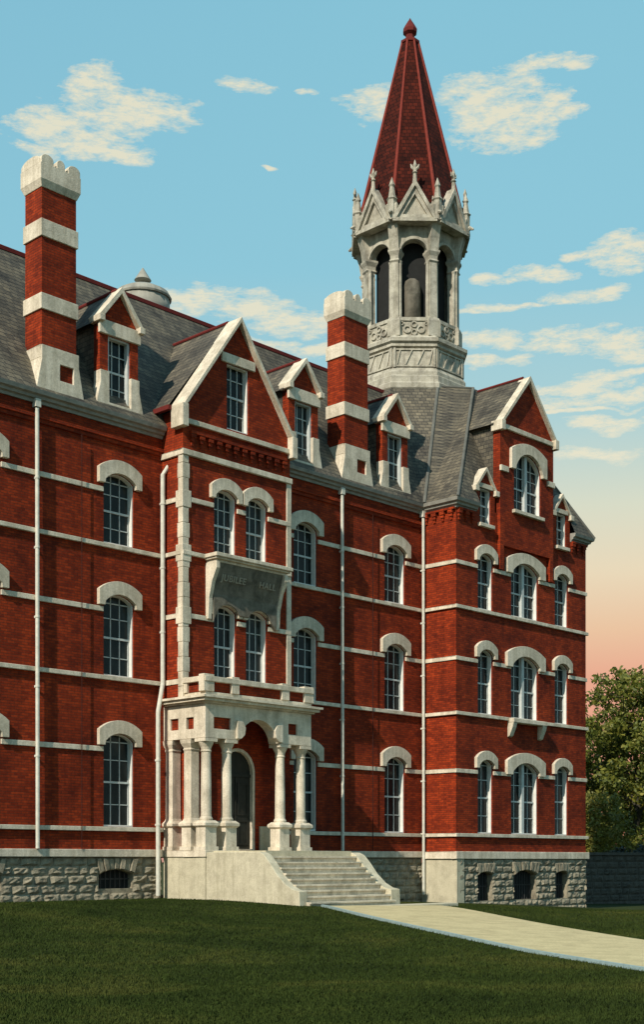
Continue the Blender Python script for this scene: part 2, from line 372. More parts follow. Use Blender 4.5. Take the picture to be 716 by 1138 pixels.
# brick corbel table in the bay gable and on the pavilion
def corbels(name, Y, x0, x1, zt, step=.36, wrap=None):
    m = MB(); x = x0
    while x + step * .5 < x1:
        for k in range(3): m.box(x + k * .03, x + step * .55 - k * .03, Y - .12 + k * .035, Y + .02, zt - .12 * (k + 1) + .001, zt - .12 * k)
        x += step
    m.box(x0, x1, Y - .13, Y + .02, zt + .002, zt + .09)
    if wrap: wrap(m)
    return m.build(name, M['brick'], hall)
corbels('corbel_table', YB, XB0 + .25, XB1 - .25, 13.2)
corbels('corbel_table', YP, XP + .06, 19.75, 13.1, .4); corbels('corbel_table', YP, 26.25, XP1 - .06, 13.1, .4)
m = MB(); y = YP + .1
while y < -.2:
    for k in range(3): m.box(XP - .12 + k * .035, XP + .02, y + k * .03, y + .22 - k * .03, 13.1 - .12 * (k + 1), 13.1 - .12 * k - .002)
    y += .4
m.box(XP - .13, XP + .02, YP, -.01, 13.102, 13.19); m.build('corbel_table', M['brick'], hall)
m = MB()
for a, b in ((MX0, XB0 - .02), (XB1 + .02, XP - .02)):
    m.box(a, b, -.06, .02, 12.62, 12.74); m.box(a, b, -.1, .02, 12.742, 12.84)
m.build('brick_string_course', M['brick'], hall)
# thin conductor cables running down the front
for x in (2.71, 15.65):
    m = MB(); m.tube([(x, -.115, 12.6), (x, -.115, WT)], .014, 6); m.build('lightning_cable', M['cable'], hall)
# cornice / gutter
def cornice(name, pts, d=1):
    """profile swept along polyline of (x,y) with outward normals given by mitred offsets"""
    prof = [(0, 13.16), (.06, 13.16), (.08, 13.24), (.15, 13.27), (.17, 13.34), (.25, 13.38), (.28, 13.49), (.24, 13.51), (0, 13.51)]
    m = MB(); n = len(pts); rings = []
    for i, (x, y) in enumerate(pts):
        def nor(a, b):
            t = Vector((b[0] - a[0], b[1] - a[1])).normalized(); return Vector((t.y, -t.x))
        ns = []
        if i > 0: ns.append(nor(pts[i - 1], pts[i]))
        if i < n - 1: ns.append(nor(pts[i], pts[i + 1]))
        if len(ns) == 2: v = (ns[0] + ns[1]); v = v / (1 + ns[0].dot(ns[1]))
        else: v = ns[0]
        rings.append([(x + v.x * p[0], y + v.y * p[0], p[1]) for p in prof])
    m.loft(rings, True); return m.build(name, M['gutter'], hall)
cornice('eaves_cornice', [(MX0, 0), (XB0 - .03, 0)])
cornice('eaves_cornice', [(XB1 + .03, 0), (XP, 0), (XP, YP), (19.78, YP)])
cornice('eaves_cornice', [(26.22, YP), (XP1, YP), (XP1, 4)])
m = MB()      # white fascia line on the gutter
# water table
m = MB(); m.box(MX0, XB0 - .03, -.10, .02, .1, WT); m.box(XB1 - .05, XP - .12, -.10, .02, .1, WT)
m.box(XP - .12, XP1 + .1, YP - .12, YP + .1, .05, WT); m.box(XP - .12, XP + .02, YP + .1, .02, .05, WT); m.box(XP1, XP1 + .1, YP + .1, 4, .05, WT)
m.build('water_table', M['stone'], hall, bevel=.015)

# ------------------------------------------------------------------ foundations (rock-faced blocks)
def rock_wall(name, fr, u0, u1, z0, z1, holes=(), ch=.27, bw=(.35, .7), bul=.09, vous=True, mat='rock', d_base=0.0):
    m = MB(); z = z1
    k = 0
    while z > z0 + .02:
        zb = max(z0, z - ch); u = u0 - random.random() * .3
        while u < u1:
            w = random.uniform(*bw); a, b = max(u, u0), min(u + w, u1); u += w
            if b - a < .04: continue
            segs = [(a, b)]
            for (h0, h1, hz0, hz1) in holes:
                e = .0 if not vous else 0
                new = []
                for s0, s1 in segs:
                    if zb < hz1 + (.36 if vous else 0) and z > hz0 and s1 > h0 and s0 < h1:
                        if s0 < h0 - .03: new.append((s0, h0))
                        if s1 > h1 + .03: new.append((h1, s1))
                    else: new.append((s0, s1))
                segs = new
            for s0, s1 in segs: block(m, fr, s0, s1, zb, z, bul, d_base)
        z -= ch; k += 1
    for (h0, h1, hz0, hz1) in holes:
        if not vous: continue
        c = (h0 + h1) / 2; w = h1 - h0; nn = max(5, int(w / .17)) | 1
        rise = .12 * w
        for j in range(nn):      # voussoirs fanning
            t0 = -1 + 2 * j / nn; t1 = -1 + 2 * (j + 1) / nn
            zi = lambda t: hz1 - rise * t * t; zo = min(z1, hz1 + .36)
            P = [(c + t0 * w / 2, zi(t0)), (c + t1 * w / 2, zi(t1)), (c + t1 * w / 2 * 1.28, zo), (c + t0 * w / 2 * 1.28, zo)]
            dd = random.uniform(.06, .12) + d_base
            i = len(m.v); g = .008
            cx = sum(p[0] for p in P) / 4; cz = sum(p[1] for p in P) / 4
            m.v += [fr(p[0], p[1], -.2) for p in P] + [fr(p[0], p[1], .01 + d_base) for p in P] + [fr(cx + (p[0] - cx) * .72, cz + (p[1] - cz) * .8, dd + random.uniform(-.02, .02)) for p in P]
            for q in range(4):
                r_ = (q + 1) % 4; m.f.append([i + q, i + r_, i + 4 + r_, i + 4 + q]); m.f.append([i + 4 + q, i + 4 + r_, i + 8 + r_, i + 8 + q])
            m.f.append([i + 8, i + 9, i + 10, i + 11])
    # mortar plane behind
    hl = [arch((h0 + h1) / 2, h1 - h0, hz0, hz1 - .12 * (h1 - h0), hz1, 6) for h0, h1, hz0, hz1 in holes]
    m.poly(fr, rect(u0, u1, z0, z1), -.3 + d_base, -.012 + d_base, hl, back=False, rev=-.29)
    return m.build(name, M[mat], hall, fix=False)
def block(m, fr, a, b, z0, z1, bul, db=0.):
    g = .012; a += g; b -= g; z0 += g; z1 -= g
    nu = max(2, int((b - a) / .13)) + 1; nz = 4; i = len(m.v)
    top = random.uniform(.5, 1) * bul
    for j in range(nz + 1):
        for k in range(nu + 1):
            eu = min(k, nu - k); ez = min(j, nz - j); e = 0 if min(eu, ez) == 0 else 1
            d = db + (0 if e == 0 else top * random.uniform(.45, 1.15))
            ju = random.uniform(-.01, .01) if e == 0 and 0 < k < nu else (random.uniform(-.02, .02) if e else 0)
            m.v.append(fr(a + (b - a) * k / nu + ju, z0 + (z1 - z0) * j / nz + (random.uniform(-.012, .012) if e else 0), d))
    for j in range(nz):
        for k in range(nu):
            p = i + j * (nu + 1) + k; m.f.append([p, p + 1, p + nu + 2, p + nu + 1])
    q = len(m.v)
    for (u, z) in ((a, z0), (b, z0), (b, z1), (a, z1)): m.v += [fr(u, z, db), fr(u, z, db - .03)]
    for k in range(4):
        r_ = (k + 1) % 4; m.f.append([q + 2 * k, q + 2 * r_, q + 2 * r_ + 1, q + 2 * k + 1])
bwin = [(3.45, 4.72, -.86, -.28)]
rock_wall('foundation_wall', FY(.0), MX0, XB0, -2.2, .1, [(-1.2, .05, -.86, -.28)] + bwin, d_base=-.04)
rock_wall('foundation_wall', FY(.0), XB1 - .05, XP, -2.4, .1, [(12.0, 12.9, -1.1, -.35)], d_base=-.04)
rock_wall('foundation_wall', FY(YP), XP + .02, XP1, -3, .05, [(19.95, 20.85, -1.55, -.45), (22.25, 23.75, -1.55, -.4), (25.15, 26.0, -1.55, -.45)], d_base=0.02)
m = MB(); m.box(XP - .05, XP - .001, YP - .04, .0, -3, .05); m.box(XP - .05, XP + .4, YP - .08, YP - .03, -3, .05)
m.build('foundation_wall', M['ashlar'], hall, bevel=.01)
for (a, b, z0, z1, Y) in ((-1.2, .05, -.86, -.28, 0.04), (3.45, 4.72, -.86, -.28, .04), (12., 12.9, -1.1, -.35, .04), (19.95, 20.85, -1.55, -.45, YP), (22.25, 23.75, -1.55, -.4, YP), (25.15, 26., -1.55, -.45, YP)):
    m = MB(); m.box(a - .02, b + .02, Y + .24, Y + .26, z0, z1); w = m.build('basement_window', M['dark'], hall)
    m = MB(); n = int((b - a) / .16)
    for k in range(1, n): m.box(a + (b - a) * k / n - .012, a + (b - a) * k / n + .012, Y + .17, Y + .19, z0, z1)
    m.box(a, b, Y + .19, Y + .21, (z0 + z1) / 2 - .02, (z0 + z1) / 2 + .02); m.build('window_grille', M['iron'], w)

# ------------------------------------------------------------------ roofs
def slab(name, quads, mat='slate', parent=hall, thick=.06):
    m = MB()
    for q in quads:
        if q is None:
            for t in tessellate_polygon([[Vector((p[0], p[1], 0)) for p in NT]]): m.face([pf(*NT[k]) for k in t])
        else: m.face(q)
    o = m.build(name, M[mat], parent); return o
SL = 1.571      # dz/dy of the main slope
YE, ZE = -.26, 13.50
def ys(z): return YE + (z - ZE) / SL
RZ = 18.95; RY = ys(RZ)
roof = slab('roof', [
    [(MX0 - .3, YE, ZE), (XP, YE, ZE), (XP + 3, RY, RZ), (MX0 - .3, RY, RZ)],
    [(MX0 - .3, RY, RZ), (XP + 3, RY, RZ), (XP + 3, 10.8, RZ + .02), (MX0 - .3, 10.8, RZ + .02)],
    [(MX0 - .3, 10.8, RZ), (XP + 3, 10.8, RZ), (XP + 3, 14.3, ZE), (MX0 - .3, 14.3, ZE)],
    [(MX0 - .3, YE, ZE), (MX0 - .3, RY, RZ), (MX0 - .3, 10.8, RZ), (MX0 - .3, 14.3, ZE)]])
m = MB(); m.box(MX0 - .35, 21.0, RY - .06, RY + .16, RZ - .05, RZ + .07); m.tube([(MX0 - .35, RY + .05, RZ + .09), (21, RY + .05, RZ + .09)], .045)
m.build('ridge_trim', M['trim'], roof)
# tower roof (steep) + pavilion roof
TZ = 19.2; A = (18.4, -.28, 13.5); B = (18.4, -1.88, 13.5); C = (22.7, .72, TZ); D = (21.53, 1.6, TZ); E2 = (23.3, .72, TZ); Fp = (27.68, -1.88, 13.5)
V2 = (20.2, 2.9, TZ)
troof = slab('tower_roof', [
    [(15.0, -.25, 13.5), A, V2], [A, D, V2],
    [(15.0, -.25, 13.5), V2, (20.2, 6.5, TZ), (15.0, 6.5, 13.5)],
    [V2, D, C, E2, (25.0, 1.6, TZ), (25, 6.5, TZ), (20.2, 6.5, TZ)],
    [(25, 6.5, TZ), (20.2, 6.5, TZ), (15, 8.5, 13.6), (27, 8.5, 13.6)]], 'slate_diagonal')
def pf(x, y): return (x, y, 13.5 + (y + 1.88) / 2.6 * 5.7)
NT = [(18.4, -1.88), (19.79, -1.88), (19.79, -1.6), (20.42, -1.24), (21.05, -1.6), (21.19, -1.6), (21.19, -1.38), (24.81, -1.38), (24.81, -1.6), (24.95, -1.6), (25.58, -1.24), (26.21, -1.6), (26.21, -1.88), (27.68, -1.88), (23.3, .72), (22.7, .72)]
proof = slab('pavilion_roof', [
    [A, B, C], [A, C, D], None,
    [Fp, (27.75, 6.5, 13.5), (25.0, 6.5, TZ), (25.0, 1.6, TZ), E2],
    [(27.75, 6.5, 13.5), (27, 8.5, 13.6), (25, 6.5, TZ)]])
def ridge(a, b, r=.06, mat='trim', parent=None):
    m = MB(); m.tube([a, b], r); return m.build('ridge_trim', M[mat], parent)
ridge((B[0], B[1], B[2]), (C[0], C[1] - .02, C[2]), .06, 'lead', proof); ridge(Fp, E2, .06, 'lead', proof)
ridge((A[0], A[1] - .0, A[2] + .02), (D[0], D[1], D[2]), .07, 'lead', troof)
ridge(D, C, .05, 'lead', troof)
# wall-dormer roofs & gable roofs
def gable_roof(x, hw, ze, za, y0, y1a, y1e, parent, over=.0, trim=True, name='gable_roof'):
    q = []
    for s in (-1, 1):
        q.append([(x + s * hw, y0, ze), (x, y0, za), (x, y1a, za), (x + s * hw, y1e, ze)])
    o = slab(name, q, 'slate', parent)
    if trim:
        mm = MB(); mm.tube([(x, y0, za + .03), (x, y1a, za + .03)], .06); mm.build('ridge_trim', M['trim'], hall if parent is None else parent)
    return o
def gable_coping(x, hw, ze, za, Y, d0, d1, t, parent, knee=.3, name='gable_coping', kw=.0):
    """raking coping: band of thickness t above the gable line"""
    fr = FY(Y); m = MB(); L = math.hypot(hw, za - ze); nx, nz = (za - ze) / L, hw / L
    for s in (-1, 1):
        P = [(x + s * hw, ze), (x, za), (x, za + t / nz), (x + s * (hw + t * nx), ze + t * nz), ]
        P = [(x + s * (hw - .02), ze - .02), (x, za - .02), (x, za + t / nz), (x + s * (hw + t * nx), ze + t * nz)]
        m.poly(fr, P, -d0, d1)
        m.box(x + s * hw - (min(.14, knee) if s < 0 else min(.1, knee)), x + s * hw + (min(.14, knee) if s > 0 else min(.1, knee)), Y - d1 - .04, Y + min(d0, .34), ze - knee, ze + t * nz + .02)
    return m.build(name, M['stone'], parent, bevel=.015)
# bay roof and coping
br = empty('bay_roof', (CBX, 0, 13.9), hall)
gable_roof(CBX, 2.55, 14.0, 17.3, YB + .45, ys(17.3) + .03, ys(14.0) + .03, br)
gable_coping(CBX, XB1 - CBX, 13.95, 17.2, YB, .5, .2, .09, br, .62)
m = MB()
for s in (-1, 1): m.box(CBX + s * 2.55 - .07, CBX + s * 2.55 + .07, YB + .3, .28, 13.9, 14.04)
m.build('verge_trim', M['trim'], br)
m = MB(); m.box(CBX - .72, CBX + .72, YB - .07, YB + .02, 15.8, 16.1); m.build('lintel', M['stone'], br, bevel=.015)
# pavilion gable roof + coping
pg = empty('pavilion_gable_roof', (CPX, 0, 16.9), hall)
gable_roof(CPX, 2.0, 16.85, 19.1, YG + .2, .75, .75, pg)
gable_coping(CPX, 1.8, 16.9, 18.95, YG, .4, .16, .10, pg, .3)
m = MB(); m.box(21.15, 24.85, YG - .08, YG + .02, 16.72, 16.9)
for x in (21.42, 24.58): m.box(x - .25, x + .25, YG - .08, YG + .02, 15.05, 15.27)
m.build('gable_string_course', M['stone'], pg, bevel=.015)
for x in (20.42, 25.58):
    d = empty('wall_dormer', (x, YP, 13.5), hall)
    gable_roof(x, .72, 14.12, 15.02, YP + .1, -.6, -1.1, d, trim=False)
    m = MB(); m.box(x - .61, x - .4, YP + .31, -1.1, 13.5, 14.14); m.box(x + .4, x + .61, YP + .31, -1.1, 13.5, 14.14); m.build('dormer_cheek', M['brick'], d)
    gable_coping(x, .62, 14.15, 14.9, YP, .3, .1, .08, d, .14)
    m = MB(); m.box(x - .42, x + .42, YP - .06, YP + .02, 14.2, 14.38); m.build('lintel', M['stone'], d, bevel=.01)
# ------------------------------------------------------------------ dormers on the main slope
def dormer(x, label):
    d = empty('dormer', (x, 0, 13.5), hall); d['label'] = label
    YD = -.06; hw = .72
    m = MB(); m.poly(FY(YD), [(x - hw, 13.5), (x + hw, 13.5), (x + hw, 16.2), (x, 17.15), (x - hw, 16.2)], -.3, 0, [rect(x - .42, x + .42, 13.8, 15.82)], rev=-.27)
    for s in (-1, 1): m.box(x + s * hw - (.0 if s < 0 else .2), x + s * hw + (.2 if s < 0 else 0), YD + .3, ys(16.2) - .0, 13.5, 16.2) if False else None
    m.build('dormer_wall', M['brick'], d)
    for s in (-1, 1):       # slate-hung cheeks
        mm = MB(); xx = x + s * (hw - .02); w2 = .12
        a, b = (xx, xx + w2) if s < 0 else (xx - w2, xx)
        P = [(YD + .3, 13.5), (YD + .3, 16.25), (ys(16.2) + .05, 16.25), (YE + .25, 13.5)]
        mm.poly(lambda u, z, dd: (a + dd, u, z), P, 0, w2); mm.build('dormer_cheek', M['slate'], d)
    m = MB()                # stone base and flared aprons
    for s in (-1, 1):
        o_ = [(x + s * .41, 13.52), (x + s * .93, 13.52), (x + s * .74, 14.35), (x + s * .74, 14.72), (x + s * .41, 14.72)]
        m.poly(FY(YD), o_, -.28, .06)
    m.box(x - .43, x + .43, YD - .06, YD + .26, 13.52, 13.79); m.build('dormer_base', M['stone'], d, bevel=.015)
    m = MB(); m.box(x - .78, x + .78, YD - .08, YD + .02, 15.82, 16.24); m.build('lintel', M['stone'], d, bevel=.015)
    gable_coping(x, .76, 16.24, 17.18, YD, .42, .16, .11, d, .1)
    gable_roof(x, .92, 16.1, 17.3, YD + .1, ys(17.3) + .03, ys(16.1) + .03, d)
    make_sub_window(d, x, YD, 13.8, .84, 2.02)
def make_sub_window(d, x, Y, z0, w, h):
    fr = lambda u, z, dd: (x + u, Y - dd, z0 + z); m = MB()
    m.poly(fr, rect(-w / 2, w / 2, 0, h), -.26, -.05, [rect(-w / 2 + .07, w / 2 - .07, .06, h - .06)])
    for k in (1, 2): u = -w / 2 + w * k / 3; m.box(x + u - .013, x + u + .013, Y + .185, Y + .215, z0 + .03, z0 + h - .03)
    for k in (1, 2, 3): t = .06 if k == 2 else .026; m.box(x - w / 2 + .05, x + w / 2 - .05, Y + .18, Y + .215, z0 + h * k / 4 - t / 2, z0 + h * k / 4 + t / 2)
    m.build('window_frame', M['sash'], d)
    m = MB(); m.box(x - w / 2, x + w / 2, Y + .212, Y + .25, z0, z0 + h); m.build('pane', M['glass'], d)
dormer(4.13, 'gabled dormer between the left chimney and the bay gable')
dormer(12.1, 'gabled dormer between the bay gable and the right chimney')
dormer(16.95, 'gabled dormer at the foot of the bell tower')
# ------------------------------------------------------------------ chimneys
def chimney(x0, x1, label):
    c = empty('chimney', ((x0 + x1) / 2, .3, 13.5), hall); c['label'] = label
    y0, y1 = -.12, .72; m = MB(); m.box(x0, x1, y0, y1, 13.5, 19.6); m.build('shaft', M['brick'], c)
    for z0, z1 in ((15.9, 16.36), (18.0, 18.5)):
        m = MB(); m.box(x0 - .05, x1 + .05, y0 - .05, y1 + .05, z0, z1); m.build('stone_band', M['stone'], c, bevel=.015)
    m = MB()   # flared base with a square brick inset left open
    xm = (x0 + x1) / 2
    fr = FY(y0); o_ = [(x0 - .24, 13.52), (x1 + .24, 13.52), (x1 + .05, 14.45), (x1 + .05, 14.85), (x0 - .05, 14.85), (x0 - .05, 14.45)]
    m.poly(fr, o_, -.0, .08, [rect(xm - .02, xm + .46, 13.95, 14.42)])
    m.hull8([(x0 - .24, y0 - .0, 13.52), (x0 + .02, y0, 13.52), (x0 + .02, y1, 13.52), (x0 - .24, y1, 13.52), (x0 - .05, y0, 14.5), (x0 + .02, y0, 14.5), (x0 + .02, y1, 14.5), (x0 - .05, y1, 14.5)])
    m.box(x0 - .05, x0 + .02, y0, y1, 14.501, 14.85)
    m.hull8([(x1 - .02, y0 - .0, 13.52), (x1 + .24, y0, 13.52), (x1 + .24, y1, 13.52), (x1 - .02, y1, 13.52), (x1 - .02, y0, 14.5), (x1 + .05, y0, 14.5), (x1 + .05, y1, 14.5), (x1 - .02, y1, 14.5)])
    m.build('stone_base', M['stone'], c, bevel=.012)
    m = MB(); a = .10
    m.loft([[(x0 - e, y0 - e, z), (x1 + e, y0 - e, z), (x1 + e, y1 + e, z), (x0 - e, y1 + e, z)] for e, z in ((.02, 19.42), (.05, 19.5), (a, 19.62), (a, 20.08))])
    # rounded merlons with gaps
    L = x1 - x0 + 2 * a; D_ = y1 - y0 + 2 * a
    def merlon(cx, cy, wx, wy):
        along_x = wx > wy; w = max(wx, wy); n = 8
        o_ = [(-w / 2, 20.07), (w / 2, 20.07)] + [(w / 2 * math.cos(math.pi * k / n), 20.2 + .15 * math.sin(math.pi * k / n)) for k in range(n + 1)]
        if along_x: m.poly(lambda u, z, d: (cx + u, cy + d, z), o_, -wy / 2, wy / 2)
        else: m.poly(lambda u, z, d: (cx + d, cy + u, z), o_, -wx / 2, wx / 2)
    t = .2
    for yy in (y0 - a + t / 2, y1 + a - t / 2):
        for k in range(3): merlon(x0 - a + L * (k + .5) / 3 , yy, L / 3 * (.9 if k != 1 else .6), t)
    for xx in (x0 - a + t / 2 - .002, x1 + a - t / 2 + .002):
        merlon(xx, y0 + .42, t, D_ * .86)
    m.build('battlement_cap', M['stone'], c, bevel=.02)
    m = MB(); m.box(x0 + .1, x1 - .1, y0 + .1, y1 - .1, 20.081, 20.12); m.build('flue_top', M['dark'], c)
    return c
chimney(1.30, 2.50, 'tall brick chimney at the left end of the roof')
chimney(14.12, 15.36, 'tall brick chimney just left of the bell tower')
# ventilator behind the ridge
v = empty('roof_ventilator', (8.75, 4.6, 18.9), hall)
m = MB(); m.lathe(8.75, 4.6, [(.95, 18.9), (.95, 19.72)], 24); m.build('drum', M['vent'], v, True)
m = MB(); m.lathe(8.75, 4.6, [(1.0, 19.72), (1.02, 19.78), (.92, 19.95), (.6, 20.12), (.15, 20.2), (.1, 20.36), (.24, 20.38), (.3, 20.42), (.02, 20.86)], 24); m.build('cap', M['vent'], v)
# ------------------------------------------------------------------ downpipes
def pipe(pts, label=None, r=.058):
    m = MB(); m.tube(pts, r, 10); x, y, z = pts[0]; m.box(x - .09, x + .09, y - .07, y + .1, z + .02, z + .25)
    for p in pts[1:-1]: pass
    n = int((pts[0][2] - pts[-1][2]) / 2)
    o = m.build('downpipe', M['pipe'], hall)
    for k in range(1, n):
        z = pts[0][2] - 2 * k
        for a, b in zip(pts, pts[1:]):
            if b[2] <= z <= a[2] and a[2] - b[2] > 1:
                t = (a[2] - z) / (a[2] - b[2]); px = a[0] + (b[0] - a[0]) * t; py = a[1] + (b[1] - a[1]) * t
                mm = MB(); mm.lathe(px, py, [(r + .014, z - .03), (r + .014, z + .03)], 10); mm.box(px - .03, px + .03, py, py + .12, z - .03, z + .03); mm.build('pipe_bracket', M['pipe'], o); break
    return o
pipe([(1.14, -.12, 13.0), (1.14, -.15, .34)]); pipe([(14.0, -.12, 13.0), (14.0, -.15, .34)])
pipe([(5.98, -.22, 13.1), (5.98, -.24, 12.4), (5.72, -.2, 12.0), (5.72, -.2, 5.5), (5.5, -.24, 4.6), (5.5, -.24, -1.1)], r=.07)
pipe([(18.48, -.16, 13.0), (18.48, -.18, -1.3)], r=.055)

# ------------------------------------------------------------------ inscription bracket on the bay
ins = empty('inscription_hood', (8.3, YB, 8.5), hall)
m = MB(); m.box(6.75, 10.0, YB - .55, YB + .01, 9.38, 9.44); m.box(6.7, 10.05, YB - .62, YB + .01, 9.441, 9.56); m.box(6.82, 9.9, YB - .46, YB + .01, 9.3, 9.379)
m.build('ledge', M['stone'], ins, bevel=.015)
m = MB(); n = 6; prof = [(.44, 9.3), (.36, 9.0), (.27, 8.75), (.2, 8.5), (.15, 8.28)]
for (d0, z0), (d1, z1) in zip(prof, prof[1:]): m.face([(6.95, YB - d0, z0), (9.75, YB - d0, z0), (9.72, YB - d1, z1), (6.98, YB - d1, z1)])
m.face([(9.75, YB - .44, 9.3), (9.75, YB + .01, 9.3), (9.72, YB + .01, 8.28), (9.72, YB - .15, 8.28), (9.73, YB - .27, 8.75)])
m.build('inscription_panel', M['shaded_stone'], ins)
m = MB()   # scalloped lower apron with curved upper rim, arched over the two windows
up = [(6.98, 8.36), (7.3, 8.42), (7.7, 8.34), (8.0, 8.42), (8.3, 8.6), (8.6, 8.44), (8.95, 8.3), (9.4, 8.38), (9.72, 8.36)]
def archpts(c, w, zs, zc, n=8):
    return [p for p in arch(c, w, 0, zs, zc, n)[2:]][::-1]
low = [(6.98, 7.5)] + archpts(7.6, .96, 7.79, 8.08) + archpts(8.97, .96, 7.79, 8.08) + [(9.72, 7.5)]
m.poly(FY(YB), low + up[::-1], .01, .17); m.build('carved_apron', M['shaded_stone'], ins, bevel=.01)
for x in (6.86, 9.84):
    m = MB(); o_ = [(0, 7.55), (.12, 7.55), (.16, 8.2), (.3, 8.7), (.52, 9.1), (.52, 9.3), (0, 9.3)]
    m.poly(lambda u, z, d: (x + d, YB - u, z), o_, -.075, .075); m.build('bracket', M['stone'], ins, bevel=.012)
def lettering(txt, cx, z, size, parent, Y, tilt):
    cu = bpy.data.curves.new('lettering', 'FONT'); cu.body = txt; cu.size = size; cu.extrude = .018; cu.align_x = 'CENTER'; cu.align_y = 'CENTER'; cu.space_character = 1.1; cu.offset = .004
    tmp = bpy.data.objects.new('tmp', cu); COL.objects.link(tmp); bpy.context.view_layer.update()
    me = bpy.data.meshes.new_from_object(tmp.evaluated_get(bpy.context.evaluated_depsgraph_get())); bpy.data.objects.remove(tmp)
    me.transform(Matrix.Rotation(R(90) + tilt, 4, 'X')); me.materials.clear(); me.materials.append(M['letter'])
    o = bpy.data.objects.new('lettering', me); COL.objects.link(o); o.parent = parent; w = Vector((0, 0, 0)); p = parent
    while p is not None: w += p.location; p = p.parent
    o.location = Vector((cx, Y, z)) - w
lettering('JUBILEE', 7.68, 8.86, .29, ins, YB - .325, R(18)); lettering('HALL', 9.15, 8.86, .29, ins, YB - .325, R(18))
# brackets under the pavilion's middle window
m = MB(); m.box(21.85, 24.15, YP - .32, YP + .01, 5.57 - .2, 5.57 - .03); m.build('window_ledge', M['stone'], hall, bevel=.02)
for x in (21.98, 24.0):
    m = MB(); m.poly(lambda u, z, d: (x + d, YP - u, z), [(0, 4.8), (.1, 4.85), (.26, 5.2), (.3, 5.37), (0, 5.37)], -.13, .13); m.build('ledge_bracket', M['stone'], hall, bevel=.02)

# ------------------------------------------------------------------ porch
YQ = -2.0; PX0, PX1 = 5.9, 10.5
porch = empty('porch', (8.2, -1.5, .3), hall)
m = MB()   # base under the columns
m.box(PX0, PX1, YQ, YB + .0, -1.9, .10); m.box(PX0, XB0 + .5, YB, -.02, -1.9, .10); m.build('porch_base', M['ashlar'], porch)
m = MB(); m.box(PX0 - .04, PX1 + .04, YQ - .05, YB - .01, .102, .30); m.box(PX0 - .04, XB0 + .3, YB - .01, -.02, .102, .30); m.build('porch_floor', M['stone'], porch, bevel=.01)
def column(x, y, square=False):
    m = MB(); w = .27
    m.box(x - w, x + w, y - w, y + w, .301, .42); m.box(x - w + .05, x + w - .05, y - w + .05, y + w - .05, .42, 1.0)
    m.loft([[(x - e, y - e, z), (x + e, y - e, z), (x + e, y + e, z), (x - e, y + e, z)] for e, z in ((.22, 1.0), (.29, 1.06), (.29, 1.14), (.2, 1.22))])
    if square:
        m.loft([[(x - e, y - e, z), (x + e, y - e, z), (x + e, y + e, z), (x - e, y + e, z)] for e, z in ((.2, 1.22), (.17, 1.3), (.165, 3.36), (.19, 3.42), (.17, 3.46), (.24, 3.6), (.26, 3.72))])
    else:
        m.lathe(x, y, [(.2, 1.22), (.21, 1.27), (.17, 1.34), (.165, 1.42), (.16, 2.2), (.145, 3.3), (.17, 3.33), (.15, 3.38), (.17, 3.46), (.23, 3.58), (.24, 3.62)], 20)
        m.box(x - .25, x + .25, y - .25, y + .25, 3.621, 3.722)
    return m.build('column', M['stone'], porch, bevel=.01 if square else 0)
for x, y, s in ((6.14, -.2, True), (6.14, -1.08, True), (6.14, -1.76, False), (6.98, -1.76, False), (9.3, -1.76, False), (10.24, -1.76, False)): column(x, y, s)
# frieze / entablature
m = MB()
def arch_cut(c, w, zs, zc, n=12): return [(c - w / 2, 3.72)] + [(c - w / 2, zs)] + arch(c, w, 0, zs, zc, n)[2:][::-1][1:-1] + [(c + w / 2, zs), (c + w / 2, 3.72)]
ca = 8.14; wa = 1.66
outl = [(PX0, 3.73)] + [(p[0], max(3.73, p[1])) for p in arch_cut(ca, wa, 3.74, 4.42)] + [(PX1, 3.73), (PX1, 4.78), (PX0, 4.78)]
m.poly(FY(YQ), outl, -.42, 0, [rect(6.25, 6.95, 4.02, 4.38), rect(9.45, 9.85, 4.05, 4.4)], rev=-.1)
fx = FX(PX0); m.poly(fx, rect(YQ + .42, -.95, 3.73, 4.78), -.42, 0, [rect(-1.45, -1.1, 4.02, 4.38)], rev=-.1); m.poly(fx, rect(-.95, -.02, 3.73, 4.78), -.42, 0, [rect(-.73, -.34, 4.03, 4.385)], rev=-.1)
m.box(PX1 - .42, PX1, YQ + .42, YB - .01, 3.73, 4.78)
m.build('frieze', M['stone'], porch, bevel=.01)
m = MB(); m.box(6.2, 7.0, YQ + .07, YQ + .1, 3.98, 4.42); m.box(9.4, 9.9, YQ + .07, YQ + .1, 4.0, 4.45)
m.box(PX0 + .07, PX0 + .1, -1.65, -1.15, 3.98, 4.42); m.box(PX0 + .07, PX0 + .1, -.77, -.29, 3.98, 4.42); m.build('frieze_brick', M['brick'], porch)
for s, x in ((-1, ca - wa / 2), (1, ca + wa / 2)):     # carved corbels at the arch springing
    m = MB(); o_ = [(x - s * .0, 3.76), (x + s * -.16, 3.9), (x + s * -.2, 4.12), (x + s * -.1, 4.3), (x + s * .16, 4.34), (x + s * .16, 3.76)]
    m.poly(FY(YQ), o_, -.3, .09); m.build('corbel', M['stone'], porch, bevel=.02)
m = MB(); m.box(PX0 + .05, PX1 - .05, YQ + .05, YB, 4.6, 4.77); m.build('porch_ceiling', M['shaded_stone'], porch)
m = MB()
for e, z0, z1 in ((.08, 4.781, 4.84), (.2, 4.841, 4.93), (.28, 4.931, 5.0)):
    m.box(PX0 - e, PX1 + e, YQ - e, YB - .01, z0, z1); m.box(PX0 - e, XB0 - .02, YB - .01, -.12, z0, z1)
m.build('porch_cornice', M['stone'], porch)
